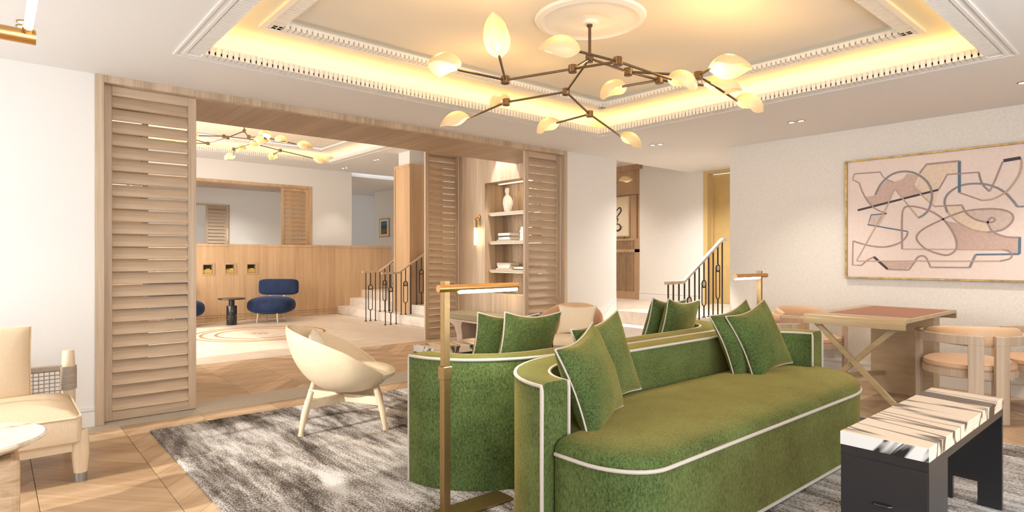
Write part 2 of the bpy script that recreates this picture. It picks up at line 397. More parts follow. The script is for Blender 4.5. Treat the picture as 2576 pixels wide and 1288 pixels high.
for a, b_ in (((-.17, .05), (-.03, .05)), ((-.10, .05), (-.10, -.10)), ((-.15, -.10), (-.05, -.10)), ((.02, .05), (.02, -.10)), ((.02, .05), (.12, .05)), ((.12, .05), (.14, .01)), ((.14, .01), (.03, -.02)), ((.06, -.02), (.16, -.10)), ((-.04, -.13), (.08, -.13))):
    mono.bar((a[0], a[1], .001), (b_[0], b_[1], .001), .018, .003)
mono.build('monogram', M['inlay'], med); med.rotation_euler[2] = R(-40)

# lounge walls
wl = struct(box('wall_left', (-1.7, 6.0, .004), (.64, 7.06, CZ), M['wall']), 'bright white plaster wall left of the louvred opening', 'wall')
struct(MB().quadbox((6.225, 6.0, .004), (7.33, 6.1, CZ)).quadbox((7.23, 6.1, .004), (7.33, 9.0, 3.2)).build('wall_middle', M['linen']), 'pale linen wall between the right louvred screen and the steps', 'wall')
wr = struct(box('wall_right', (7.72, -1.3, 0), (7.9, 4.32, CZ), M['linen']), 'pale linen wall behind the pink abstract painting', 'wall')
struct(MB().quadbox((-1.8, -1.3, 0), (-1.7, 3.2, CZ)).quadbox((-1.8, 5.65, 0), (-1.7, 6.0, CZ)).quadbox((-1.8, 3.2, 0), (-1.7, 5.65, .2)).quadbox((-1.8, 3.2, 2.75), (-1.7, 5.65, CZ)).build('wall_window', M['wall']), 'white wall with the sunny window beside the armchair', 'wall')
struct(MB().quadbox((-1.8, -1.42, 0), (-.7, -1.3, CZ)).quadbox((5.1, -1.42, 0), (7.9, -1.3, CZ)).quadbox((-.7, -1.42, 0), (5.1, -1.3, .3)).quadbox((-.7, -1.42, 2.7), (5.1, -1.3, CZ)).build('wall_back', M['wall']), 'white window wall behind the viewer', 'wall')
def window(name, ax, c, a0, a1, z0, z1, nb, label):
    t = thing(name, label, 'window', (c, a0, z0) if ax == 'x' else (a0, c, z0), kind='structure', world=True)
    def bx(nm, p0, p1, q0, q1, m, th=.06):
        lo, hi = ((c - th / 2, p0, q0), (c + th / 2, p1, q1)) if ax == 'x' else ((p0, c - th / 2, q0), (p1, c + th / 2, q1))
        return box(nm, lo, hi, m, t)
    fr = MB()
    for p0, p1, q0, q1 in ((a0, a1, z0, z0 + .06), (a0, a1, z1 - .06, z1), (a0, a0 + .06, z0, z1), (a1 - .06, a1, z0, z1)): bx('window_frame', p0, p1, q0, q1, M['plaster_trim'])
    for i in range(1, nb):
        p = a0 + (a1 - a0) * i / nb; bx('mullion', p - .02, p + .02, z0, z1, M['plaster_trim'])
    for i in range(nb):
        p = a0 + (a1 - a0) * i / nb; bx('pane', p + .02, a0 + (a1 - a0) * (i + 1) / nb - .02, z0 + .05, z1 - .05, M['glass'], .008)
    return t
window('window_1', 'x', -1.75, 3.2, 5.65, .2, 2.75, 3, 'tall white window beside the armchair')
window('window_2', 'y', -1.36, -.7, 5.1, .3, 2.7, 5, 'wide white window behind the viewer')

# ceilings with stepped cove
def rect(d, h, z): return [(h[0] + d, h[2] + d, z), (h[1] - d, h[2] + d, z), (h[1] - d, h[3] - d, z), (h[0] + d, h[3] - d, z)]
def tray(name, R_, h, z, led, label):
    mb = MB(); X0, X1, Y0, Y1 = R_; x0, x1, y0, y1 = h
    for a, b_, c, d in ((X0, X1, Y0, y0), (X0, X1, y1, Y1), (X0, x0, y0, y1), (x1, X1, y0, y1)): mb.quadbox((a, c, z), (b_, d, z + .02))
    ce = struct(mb.build(name, M['ceil']), label, 'ceiling')
    # lip, ledge and curved cove
    prof = [(-.03, z + .02), (-.03, z + .05), (-.16, z + .05), (-.16, z + .10), (-.13, z + .145), (-.05, z + .175), (.10, z + .19), (.34, z + .195)]
    MB().grid([rect(d, h, q) for d, q in prof], closed_u=True).build('cove', M['cove'], ce, smooth=True)
    lip = [(0, z - .004), (0, z + .055), (-.03, z + .055), (-.03, z - .004)]
    MB().grid([rect(d, h, q) for d, q in lip], closed_u=True, closed_v=True).build('cove_lip', M['plaster_trim'], ce)
    MB().grid([rect(d, h, q) for d, q in ((.30, z + .20), (.30, z + .17), (.335, z + .165), (.345, z + .185), (.43, z + .192), (.43, z + .212), (.42, z + .212), (.42, z + .199), (.36, z + .199))], closed_u=True).build('upper_moulding', M['plaster_trim'], ce)
    MB().grid([rect(.30, h, z + .252), rect(.30, h, z + .272)], closed_u=True, cap0=True, cap1=True).build('upper_ceiling', M['tray'], ce)
    for d0, d1 in ((-.115, -.095), (-.165, -.15)):
        MB().grid([rect(d, h, q) for d, q in ((d0, z), (d0, z - .012), (d1, z - .012), (d1, z))], closed_u=True, closed_v=True).build('band_moulding', M['plaster_trim'], ce)
    rb = MB(); ru = MB(); st = .036; wd = .022
    def ribs(mb, d_in, d_out, za, zb, pitch, wdt, off):
        # small ribs all round; d_in > d_out
        L = x1 - x0 - 2 * off
        n = int(L / pitch)
        for i in range(n):
            p = x0 + off + (i + .5) * L / n
            mb.quadbox((p - wdt / 2, y0 + d_out, za), (p + wdt / 2, y0 + d_in, zb)); mb.quadbox((p - wdt / 2, y1 - d_in, za), (p + wdt / 2, y1 - d_out, zb))
        L = y1 - y0 - 2 * off; n = int(L / pitch)
        for i in range(n):
            p = y0 + off + (i + .5) * L / n
            mb.quadbox((x0 + d_out, p - wdt / 2, za), (x0 + d_in, p + wdt / 2, zb)); mb.quadbox((x1 - d_in, p - wdt / 2, za), (x1 - d_out, p + wdt / 2, zb))
    ribs(rb, .010, -.085, z - .012, z + .058, .042, .030, 0)
    ribs(ru, .434, .335, z + .168, z + .207, .042, .030, .36)
    for mb, nm in ((rb, 'dentil_band'), (ru, 'dentil_band')):
        o = mb.build(nm, M['plaster_trim'], ce); o['kind'] = 'stuff'
    q = z + .055
    for lo, hi in (((x0 + .02, y0 - .058, q), (x1 - .02, y0 - .046, q + .005)), ((x0 + .02, y1 + .046, q), (x1 - .02, y1 + .058, q + .005)), ((x0 - .058, y0 + .02, q), (x0 - .046, y1 - .02, q + .005)), ((x1 + .046, y0 + .02, q), (x1 + .058, y1 - .02, q + .005))):
        box('led_strip', lo, hi, led, ce)
    return ce
HOLE = (1.18, 5.60, 1.08, 4.86)
ceil = tray('ceiling', (-1.8, 9.48, -1.42, 6.0), HOLE, CZ, M['led_warm'], 'pale lounge ceiling with a warmly lit recessed cove')
rz = CZ + .252
ros = MB().lathe([(.41, rz), (.40, rz - .018), (.36, rz - .028), (.33, rz - .014), (.30, rz - .020), (.22, rz - .010), (.17, rz - .024), (.14, rz - .012), (.06, rz - .022), (.045, rz - .04), (.001, rz - .042)], 64, (3.35, 2.99), cap=False).build('ceiling_rosette', M['plaster_trim'], smooth=True)
tag(ros, 'round plaster ceiling rosette above the large chandelier', 'rosette')
lh = (1.25, 6.20, 8.95, 13.95)
lceil = tray('lobby_ceiling', (.2, 12.6, 7.06, 15.3), lh, LZ, M['led_lobby'], 'pale lobby ceiling with a lit recessed cove')
struct(box('ceiling_gallery', (3, 15.45, 3.62), (12.6, 24, 3.72), M['ceil']), 'plain grey ceiling of the corridor beyond the lobby', 'ceiling')

# wide opening: oak lining, beam, niche wall
tr = thing('trim_2', 'oak trim boards framing the wide louvred opening', 'trim', (.64, 6.0, 0), kind='structure', world=True)
box('jamb_board', (.64, 5.985, .004), (.705, 6.06, CZ), M['oak_z'], tr, .002); box('jamb_board', (6.16, 5.985, .004), (6.225, 6.06, CZ), M['oak_z'], tr, .002)
box('head_board', (.705, 5.985, 2.85), (6.16, 6.06, CZ), M['oak_z'], tr, .002)
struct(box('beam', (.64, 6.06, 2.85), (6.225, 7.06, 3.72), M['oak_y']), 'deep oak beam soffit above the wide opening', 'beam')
struct(box('wall_passage', (.55, 6.06, .004), (.70, 8.6, LZ), M['oak_z']), 'oak lined side of the opening behind the left screens', 'wall')
nw = MB()
for lo, hi in (((6.2, 6.06, 0), (7.2, 8.6, .80)), ((6.2, 6.06, 2.62), (7.2, 8.6, LZ)), ((6.2, 7.86, .80), (7.2, 8.6, 2.62)), ((6.2, 6.06, .80), (7.2, 6.5, 2.62)), ((6.62, 6.5, .80), (7.2, 7.86, 2.62))): nw.quadbox(lo, hi)
nwo = struct(nw.build('wall_niche', M['oak_z']), 'oak wall with a recessed shelved niche', 'wall')
for i in range(44):
    yy = 6.51 + i * .0307
    box('reed', (6.60, yy, .80), (6.622, yy + .018, 2.62), M['oak_z'], nwo)
box('led_strip', (6.44, 6.55, 2.612), (6.50, 7.8, 2.62), M['shelf_led'], nwo)

# steps of the lounge and lobby, raised floor
st = thing('stairs', 'pale marble steps rising beside the linen wall', 'stairs', (6.69, 4.32, 0), kind='structure', world=True)
for i, (xa, xb) in enumerate(((6.69, 7.0), (7.0, 7.31))):
    box('step', (xa, 4.32, 0), (xb, 5.995, .19 * (i + 1)), M['step'], st, .004)
struct(MB().quadbox((7.31, 4.0, 0), (9.6, 9.0, UF)).quadbox((7.10, 9.0, 0), (12.6, 24, UF)).quadbox((.3, 14.2, 0), (7.1, 24, UF)).build('floor_raised', M['tile']), 'raised stone floor at the top of the steps', 'floor')
ls = thing('stairs_lobby', 'pale marble steps rising from the lobby floor', 'stairs', (6.46, 8.6, 0), kind='structure', world=True)
for i, (xa, xb) in enumerate(((6.46, 6.78), (6.78, 7.10))):
    for ya, yb in ((8.6, 11.12), (11.82, 14.05)): box('step', (xa, ya, 0), (xb, yb, .19 * (i + 1)), M['step'], ls, .004)
box('step', (6.46, 11.12, 0), (6.78, 11.82, .19), M['step'], ls, .004)
cl = thing('column', 'oak clad column with white head between the lobby railings', 'column', (6.75, 11.15, 0), kind='structure', world=True)
box('cladding', (6.75, 11.15, .19), (7.6, 11.80, 3.39), M['oak_warm'], cl)
box('cladding_panel', (6.738, 11.15, 3.33), (6.75, 11.80, 3.39), M['oak_warm'], cl); box('cladding_panel', (6.738, 11.74, .19), (6.75, 11.80, 3.33), M['oak_warm'], cl)
box('column_head', (6.84, 11.30, 3.39), (7.6, 11.76, LZ), M['wall'], cl)

# walls of the stair hall
struct(box('wall_hall', (9.48, 4.0, 0), (9.6, 5.1, 3.2), M['linen']), 'linen wall right of the golden door', 'wall')
struct(MB().quadbox((9.48, 5.80, UF), (9.6, 7.19, 3.2)).build('wall_hall_left', M['linen']), 'linen wall left of the golden door at the stair head', 'wall')
struct(box('beam_hall', (7.33, 6.0, 2.912), (9.7, 6.08, 3.3), M['ceil']), 'pale header above the passage to the panelled hall', 'beam')
struct(box('ceiling_hall', (7.2, 6.0, 3.2), (9.7, 9.1, 3.26), M['ceil']), 'ceiling of the stair hall', 'ceiling')
struct(box('wall_side', (7.9, 4.0, 0), (9.6, 4.1, CZ), M['linen']), 'linen side wall of the stair landing', 'wall')
dr = thing('door_1', 'golden flush door in a golden frame at the stair head', 'door', (9.48, 5.1, UF), kind='structure', world=True)
box('door_frame', (9.46, 5.72, UF), (9.60, 5.80, 2.905), M['doorbrass2'], dr); box('door_frame', (9.46, 5.02, 2.85), (9.60, 5.72, 2.905), M['doorbrass2'], dr); box('door_frame', (9.46, 5.02, UF), (9.60, 5.10, 2.85), M['doorbrass2'], dr)
box('door_leaf', (9.66, 5.1, UF), (9.70, 5.72, 2.85), M['doorbrass'], dr); box('door_reveal', (9.60, 5.70, UF), (9.66, 5.74, 2.85), M['doorbrass2'], dr)
pw = thing('wall_panelled', 'brown oak panelled wall with slatted lower grille in the hall', 'wall', (9.48, 7.19, UF), kind='structure', world=True)
box('upper_panel', (9.50, 7.19, 2.62), (9.6, 9.1, 3.2), M['oak_brown'], pw); box('crown_board', (9.46, 7.12, 3.10), (9.6, 9.1, 3.2), M['oak_brown'], pw)
for a, b_ in ((7.19, 7.25), (7.275, 7.56), (7.585, 9.1)): box('panel', (9.50, a, 1.76), (9.6, b_, 2.61), M['oak_brown'], pw)
box('panel_back', (9.54, 7.19, UF), (9.6, 9.1, 2.62), M['oak_brown'], pw)
for z0, z1 in ((UF, .72), (1.49, 1.55), (1.72, 1.76)): box('grille_rail', (9.47, 7.19, z0), (9.54, 8.6, z1), M['oak_brown'], pw)
box('grille_stile', (9.47, 7.19, .72), (9.54, 7.30, 1.72), M['oak_brown'], pw)
box('grille_backing', (9.53, 7.30, .72), (9.54, 8.6, 1.72), M['doorbrass'], pw)  # plain golden panel behind the grille slats
for i in range(22): box('grille_slat', (9.48, 7.315 + i * .034, .72), (9.53, 7.332 + i * .034, 1.72), M['oak_brown'], pw)

# lobby far side: oak parapet, far wall, corridor
ct = thing('wall_parapet', 'oak panelled half wall at the back of the lobby', 'wall', (.3, 14.05, 0), kind='structure', world=True)
def holes(lo_x, hi_x, z0, z1, hs, y0, y1, m, parent):
    mb = MB(); x = lo_x
    for a, b_, c, d in hs:
        mb.quadbox((x, y0, z0), (a, y1, z1)); mb.quadbox((a, y0, z0), (b_, y1, c)); mb.quadbox((a, y0, d), (b_, y1, z1)); x = b_
    mb.quadbox((x, y0, z0), (hi_x, y1, z1)); return mb.build('panel', m, parent)
NH = [(3.42, 3.61, 1.037, 1.229), (3.866, 4.055, 1.037, 1.229), (4.322, 4.511, 1.037, 1.229)]
holes(.3, 7.96, .13, 1.62, NH, 14.05, 14.2, M['oak_warm'], ct)
box('cap_board', (.3, 14.04, 1.626), (7.97, 14.22, 1.682), M['oak_warm'], ct); box('core', (.3, 14.058, .0), (7.95, 14.2, .13), M['oak_brown'], ct)
box('skirting', (.3, 14.045, .082), (6.46, 14.06, .122), M['oak_warm'], ct); box('skirting', (.3, 14.045, 0), (6.46, 14.06, .076), M['oak_warm'], ct)
fw = MB()
for lo, hi in (((.3, 15.3, UF), (2.2, 15.5, LZ)), ((6.31, 15.3, UF), (7.44, 15.5, LZ)), ((2.2, 15.3, 3.225), (6.31, 15.5, LZ))): fw.quadbox(lo, hi)
struct(fw.build('wall_far', M['linen']), 'pale linen wall above the oak parapet with an opening', 'wall')
t3 = thing('trim_3', 'oak trim around the opening in the far lobby wall', 'trim', (2.2, 15.3, UF), kind='structure', world=True)
box('head_board', (2.2, 15.28, 3.165), (6.31, 15.5, 3.225), M['oak_warm'], t3); box('jamb_board', (6.255, 15.28, UF), (6.31, 15.5, 3.165), M['oak_warm'], t3)
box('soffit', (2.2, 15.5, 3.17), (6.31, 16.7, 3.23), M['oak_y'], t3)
iw = MB()
for lo, hi in (((5.62, 20.0, UF), (12, 20.1, 3.62)), ((3.0, 20.0, 3.02), (5.62, 20.1, 3.62)), ((2.2, 15.5, UF), (2.3, 20, 3.62))): iw.quadbox(lo, hi)
struct(iw.build('wall_inner', M['wall']), 'grey shaded wall of the room seen through the far opening', 'wall')
t4 = thing('trim_4', 'oak trim around the doorway in the room beyond the lobby', 'trim', (3, 20, UF), kind='structure', world=True)
box('head_board', (3, 19.98, 2.97), (5.62, 20.05, 3.02), M['oak_z'], t4); box('jamb_board', (5.57, 19.98, UF), (5.62, 20.05, 2.97), M['oak_z'], t4)
box('beyond', (3, 22.0, UF), (6, 22.1, 3.6), M['wall'], t4)
struct(box('wall_corridor', (9.97, 9.1, UF), (10.1, 18.76, LZ), M['wall']), 'corridor wall carrying the small framed picture', 'wall')
struct(MB().quadbox((11.65, 18, UF), (11.75, 21.0, LZ)).quadbox((11.65, 21.0, 2.72), (11.75, 23, LZ)).build('wall_corridor_end', M['oak_x']), 'pale wood wall with a tall doorway at the corridor end', 'wall')
struct(box('wall_end', (7.0, 23.0, UF), (12.6, 23.1, LZ), M['wall']), 'bright white wall at the very end of the corridor', 'wall')
d2 = thing('door_2', 'pale wood door leaf standing in the corridor doorway', 'door', (11.9, 21, UF), kind='structure', world=True)
box('door_leaf', (11.9, 20.9, UF), (11.95, 23, 2.72), M['oak_x'], d2); box('door_frame', (11.63, 22.7, UF), (11.75, 22.8, 2.72), M['oak_x'], d2)
struct(MB().quadbox((.2, 8.6, 0), (.3, 9.0, LZ)).quadbox((.2, 13.6, 0), (.3, 15.5, LZ)).quadbox((.2, 9.0, 3.25), (.3, 13.6, LZ)).quadbox((-3, 7.1, 3.4), (.2, 15.5, 3.5)).build('wall_lobby_side', M['wall']), 'unseen lobby side wall with an added slab outside that blocks the sun', 'wall')  # outer slab added to keep the sun out of the lobby
window('added_window', 'x', .25, 9.0, 13.6, .02, 3.25, 4, 'added glazed opening for the lobby fill light')  # unseen opening added to carry the lobby fill light

# baseboards with double grooves
def baseboard(name, lo, hi, ax, label):
    t = thing(name, label, 'baseboard', lo, kind='structure', world=True); z0 = lo[2]
    for a, b_ in ((0, .125), (.13, .165)):
        l = list(lo); h = list(hi); l[2] = z0 + a; h[2] = z0 + b_
        box('board', tuple(l), tuple(h), M['wall'], t, .0015)
baseboard('baseboard_left', (-1.7, 5.988, .004), (.64, 6.0, .17), 'y', 'white grooved baseboard left of the louvred opening')
baseboard('baseboard_right', (7.708, -1.3, 0), (7.72, 4.32, .17), 'x', 'white grooved baseboard under the pink painting')
baseboard('baseboard_hall', (9.468, 5.80, UF), (9.48, 7.19, .73), 'x', 'white grooved baseboard at the stair head')
sk = thing('baseboard_stair', 'thin white skirting lines climbing beside the steps', 'baseboard', (6.3, 5.99, .1), kind='structure', world=True)
for dz in (.13, .165): MB().bar((6.69, 5.997, .19 + dz), (7.33, 5.997, .60 + dz), .008, .008).build('rail', M['plaster_trim'], sk)

# ================================================================== THINGS
# ---- louvred sliding screens
def screen(label, x0, x1, y, zb, zt, mf, ms, nsl=None, pitch=.106, group='louvred oak sliding screens'):
    t = thing('louvred_screen', label, 'screen', (x0, y, zb), group=None, world=True); th = .045; sw = .066
    box('stile', (x0, y, zb), (x0 + sw, y + th, zt), mf, t, .002); box('stile', (x1 - sw, y, zb), (x1, y + th, zt), mf, t, .002)
    box('rail', (x0 + sw, y, zb), (x1 - sw, y + th, zb + .075), M['oak_x'] if mf is M['oak_z'] else mf, t, .002); box('rail', (x0 + sw, y, zt - .08), (x1 - sw, y + th, zt), M['oak_x'] if mf is M['oak_z'] else mf, t, .002)
    L = x1 - x0 - 2 * sw - .002; n = nsl or int((zt - zb - .17) / pitch); pit = (zt - zb - .155) / n
    c, s_ = .054 * math.cos(R(58.5)), .054 * math.sin(R(58.5)); mb = MB()
    prof = [(-c, -s_), (-c + .011, -s_ - .004), (c, s_), (c - .011, s_ + .004)]
    mb.grid([[(-L / 2, p[0], p[1]) for p in prof], [(L / 2, p[0], p[1]) for p in prof]], closed_u=True, cap0=True, cap1=True)
    me = mb.mesh('slat'); me.materials.append(ms)
    for i in range(n): inst(me, 'slat', t, ((x1 - x0) / 2, th / 2, .078 + pit * (i + .5)))
    return t
screen('front oak louvred screen beside the white wall at the left of the opening', .705, 1.42, 6.075, .008, 2.85, M['oak_z'], M['oak_x'])
screen('front oak louvred screen at the right of the opening beside the linen wall', 5.49, 6.16, 6.075, .008, 2.85, M['oak_z'], M['oak_x'])
screen('rear oak louvred screen hidden behind the left front screen', .72, 1.46, 8.545, .005, 3.22, M['oak_z'], M['oak_x'])
screen('rear oak louvred screen behind the brass reading lamp and bench', 5.52, 6.2, 8.61, .005, 3.22, M['oak_z'], M['oak_x'])
screen('warm oak louvred screen in the far lobby wall opening', 5.55, 6.255, 15.35, UF, 3.165, M['oak_warm'], M['oak_warm'])
screen('small shaded louvred screen in the room beyond the lobby', 4.95, 5.57, 20.06, UF, 2.97, M['oak_z'], M['oak_x'])

# ---- niche shelves, books, ceramics, sconce
zs = (1.19, 1.66, 2.13); names = ('lowest taupe shelf in the oak niche', 'middle taupe shelf in the oak niche', 'top taupe shelf in the oak niche carrying the white figures')
for z, nm in zip(zs, names):
    t = thing('niche_shelf', nm, 'shelf', (6.30, 6.5, z), world=True)
    box('board', (6.27, 6.502, z - .045), (6.60, 7.858, z), M['shelf'], t, .002)
    box('led_strip', (6.31, 6.52, z - .050), (6.32, 7.84, z - .045), M['shelf_led'], t)
for z in zs: light('shelf_glow', 'AREA', (6.34, 7.18, z - .052), 3.2, (1.0, .80, .50), (6.46, 7.18, z - .5), shape='RECTANGLE', size=.02, size_y=1.28)
light('niche_glow', 'AREA', (6.40, 7.18, 2.60), 5, (1.0, .80, .50), (6.46, 7.18, 2.0), shape='RECTANGLE', size=.03, size_y=1.28)
def book(label, x, y, z, w, d, h, cv, rot, grp):
    t = thing('book', label, 'book', (x, y, z), R(rot), grp)
    box('cover', (-w / 2, -d / 2, 0), (w / 2, d / 2, .004), cv, t); box('cover', (-w / 2, -d / 2, h - .004), (w / 2, d / 2, h), cv, t)
    box('spine', (-w / 2, -d / 2, .004), (-w / 2 + .004, d / 2, h - .004), cv, t); box('pages', (-w / 2 + .004, -d / 2 + .004, .004), (w / 2 - .006, d / 2 - .004, h - .004), M['paper'], t)
B = M['bookcov']
def stack(x, y, z, items, grp):
    for i, (w, d, h, cv, rot, lb) in enumerate(items):
        book(lb, x + random.uniform(-.006, .006), y + random.uniform(-.008, .008), z, w, d, h, cv, rot, grp); z += h + .0005
stack(6.42, 7.50, zs[1], [(.24, .34, .022, B[2], 2, 'dark grey book at the bottom of the left pile on the middle shelf'), (.22, .31, .040, B[0], -4, 'white book second from bottom in the left pile, middle shelf'), (.22, .32, .024, B[1], 3, 'black book in the left pile on the middle shelf'), (.21, .30, .040, B[0], -2, 'white book on top of the left pile on the middle shelf')], 'books on the middle niche shelf')
stack(6.42, 6.98, zs[1], [(.21, .26, .030, B[0], 3 * (-1) ** i, 'white book number %s from the bottom of the tall pile near the screen' % w_) for i, w_ in enumerate(('one', 'two', 'three', 'four', 'five', 'six', 'seven'))], 'books on the middle niche shelf')
stack(6.42, 7.52, zs[0], [(.22, .36, .024, B[3], 4, 'taupe book at the bottom of the left pile on the lowest shelf'), (.20, .31, .030, B[0], -3, 'pale book second from bottom on the lowest shelf'), (.20, .31, .028, B[0], 2, 'pale book third from bottom on the lowest shelf'), (.20, .32, .028, B[3], 5, 'taupe book on top of the left pile on the lowest shelf')], 'books on the lowest niche shelf')
stack(6.42, 7.14, zs[0], [(.20, .26, .018, B[1], 3, 'black book at the bottom of the right pile on the lowest shelf'), (.20, .26, .034, B[0], -2, 'white book in the right pile on the lowest shelf'), (.20, .26, .016, B[1], 4, 'black book on top of the right pile on the lowest shelf')], 'books on the lowest niche shelf')
def ell(c, r, seg=16, rings=10):
    rows = []
    for i in range(rings + 1):
        a = math.pi * i / rings - math.pi / 2; rr = max(.02, math.cos(a))
        rows.append([(c[0] + r[0] * rr * math.cos(2 * math.pi * j / seg), c[1] + r[1] * rr * math.sin(2 * math.pi * j / seg), c[2] + r[2] * math.sin(a)) for j in range(seg)])
    return MB().grid(rows, closed_u=True, cap0=True, cap1=True)
f = thing('bust_figure', 'white faceted ceramic bust on the top niche shelf', 'figurine', (6.42, 7.53, zs[2])); f.scale = (.88, .95, .86)
def facet(prof, seg, sx, sy, tw=0): return MB().grid([[(cx + r * sx * math.cos(2 * math.pi * j / seg + tw * z), cy + r * sy * math.sin(2 * math.pi * j / seg + tw * z), z) for j in range(seg)] for r, z, cx, cy in prof], closed_u=True, cap0=True, cap1=True)
facet([(.060, 0, 0, 0), (.078, .05, 0, 0), (.100, .14, 0, -.004), (.104, .20, 0, 0), (.088, .27, 0, .008), (.055, .315, 0, .012), (.032, .335, 0, .012)], 9, .8, 1.0, 1.5).build('body', M['ceramic'], f)
facet([(.030, .33, 0, .012), (.030, .365, 0, .014), (.040, .395, -.004, .016), (.043, .43, -.004, .016), (.032, .465, 0, .016), (.006, .475, 0, .016)], 8, .9, 1).build('head', M['ceramic'], f)
f = MB().lathe([(.055, 0), (.06, .01), (.06, .22), (.045, .27), (.018, .32), (.016, .40), (.02, .41)], 18).build('ceramic_bottle', M['ceramic'], smooth=True, loc=(6.42, 6.93, zs[2])); tag(f, 'white ceramic bottle on the top niche shelf beside the screen', 'bottle')
t = thing('wall_sconce', 'brass wall sconce with a lit glass tube on the oak wall', 'sconce', (6.2, 8.02, 1.60))
MB().tube([(0, 0, .46), (-.02, 0, .46)], .048, 20).build('backplate', M['copper'], t, smooth=True)
MB().tube([(-.02, 0, .46), (-.06, .0, .445), (-.075, 0, .42)], .008).build('arm', M['brass'], t, smooth=True)
MB().lathe([(.012, .42), (.032, .41), (.034, .29), (.030, .285)], 18, (-.075, 0)).build('cup', M['brass'], t, smooth=True)
MB().lathe([(.024, .285), (.025, .02), (.022, 0)], 16, (-.075, 0)).build('glass_tube', M['sconce_lit'], t, smooth=True)

# ---- bench under the niche
t = thing('bench', 'grey wooden bench with olive leather top under the niche', 'bench', (5.85, 7.4, 0), world=True)
box('seat_pad', (5.60, 6.60, .405), (6.12, 8.22, .50), M['olive'], t, .01, seg=2)
box('seat_board', (5.62, 6.62, .37), (6.10, 8.20, .403), M['stonebench'], t, .003)
for ya, s_ in ((7.86, 1), (6.75, -1)):
    MB().grid([[(5.66, ya - .10, 0), (6.06, ya - .10, 0), (6.06, ya + .02, 0), (5.66, ya + .02, 0)], [(5.66, ya - .10, .16), (6.06, ya - .10, .16), (6.06, ya + .05, .16), (5.66, ya + .05, .16)], [(5.64, ya - .10, .30), (6.08, ya - .10, .30), (6.08, ya + .10, .30), (5.64, ya + .10, .30)], [(5.63, ya - .14, .37), (6.09, ya - .14, .37), (6.09, ya + .26, .37), (5.63, ya + .26, .37)]], closed_u=True, cap0=True, cap1=True).build('leg', M['stonebench'], t)

# ---- stair railings
def railing(label, y, hand, bals):
    t = thing('stair_railing', label, 'railing', (hand[0][0], y, 0)); x0 = hand[0][0]
    rows = []
    for x, z in hand: rows.append([(x - x0, -.025, z - .02), (x - x0, .025, z - .02), (x - x0, .025, z + .02), (x - x0, -.025, z + .02)])
    MB().grid(rows, closed_u=True, cap0=True, cap1=True).build('handrail', M['chairwood'], t, .003)
    def hz(x):
        for (xa, za), (xb, zb) in zip(hand, hand[1:]):
            if xa <= x <= xb: return za + (zb - za) * (x - xa) / (xb - xa)
        return hand[-1][1]
    for x, zb, oval in bals:
        zt = hz(x) - .018; mb = MB(); q = x - x0
        mb.lathe([(.030, zb), (.028, zb + .006), (.012, zb + .018)], 10, (q, 0))
        if not oval: mb.tube([(q, 0, zb), (q, 0, zt)], .0105, 8)
        else:
            ztop = zt - .27; zbot = zb + .24 if ztop - zb > .6 else zb + .16; r = .048
            loop = [(q + r * math.cos(a), 0, ztop - r + r * math.sin(a)) for a in [math.pi * i / 8 for i in range(9)]] + [(q + r * math.cos(a), 0, zbot + r + r * math.sin(a)) for a in [math.pi + math.pi * i / 8 for i in range(9)]]
            mb.tube(loop, .0085, 6, closed=True)
            mb.tube([(q + r * math.cos(2 * math.pi * i / 16), 0, ztop - r + r * math.sin(2 * math.pi * i / 16)) for i in range(16)], .010, 6, closed=True)
            mb.tube([(q, 0, zb), (q, 0, zbot)], .0105, 8); mb.tube([(q, 0, ztop), (q, 0, zt)], .0105, 8)
        mb.build('oval_baluster' if oval else 'baluster', M['iron'], t, smooth=True)
        if oval: MB().tube([(q, -.004, ztop - r), (q, .004, ztop - r)], .036, 14).build('rosette', M['chairwood'], t)
    return t
def zb_(x, e=((6.69, .19), (7.0, .38), (7.31, UF))):
    z = 0
    for a, b_ in e:
        if x > a: z = b_
    return z
XS = [6.525, 6.638, 6.763, 6.89, 7.001, 7.134, 7.24, 7.358, 7.478, 7.59, 7.715, 7.831]
railing('dark iron railing with wooden handrail beside the lounge steps', 4.5, [(6.47, 1.065), (6.86, 1.07), (7.83, 1.645), (8.02, 1.65)], [(x, zb_(x), i in (4, 7, 10)) for i, x in enumerate(XS)])
LE = ((6.46, .19), (6.78, .38), (7.10, UF))
railing('dark iron lobby railing left of the oak column', 11.95, [(6.06, 1.07), (6.46, 1.075), (6.86, 1.33), (7.3, 1.6)], [(x, zb_(x, LE), o) for x, o in ((6.14, 0), (6.25, 1), (6.37, 0), (6.48, 0), (6.60, 1), (6.72, 0), (6.86, 0), (6.98, 1), (7.09, 0))])
railing('dark iron lobby railing right of the oak column', 11.04, [(6.02, 1.06), (6.41, 1.065), (7.22, 1.56), (7.5, 1.73)], [(x, zb_(x, LE), o) for x, o in ((6.11, 0), (6.235, 1), (6.36, 0), (6.48, 0), (6.585, 1), (6.71, 0), (6.85, 0), (6.975, 1), (7.09, 0), (7.24, 0))])

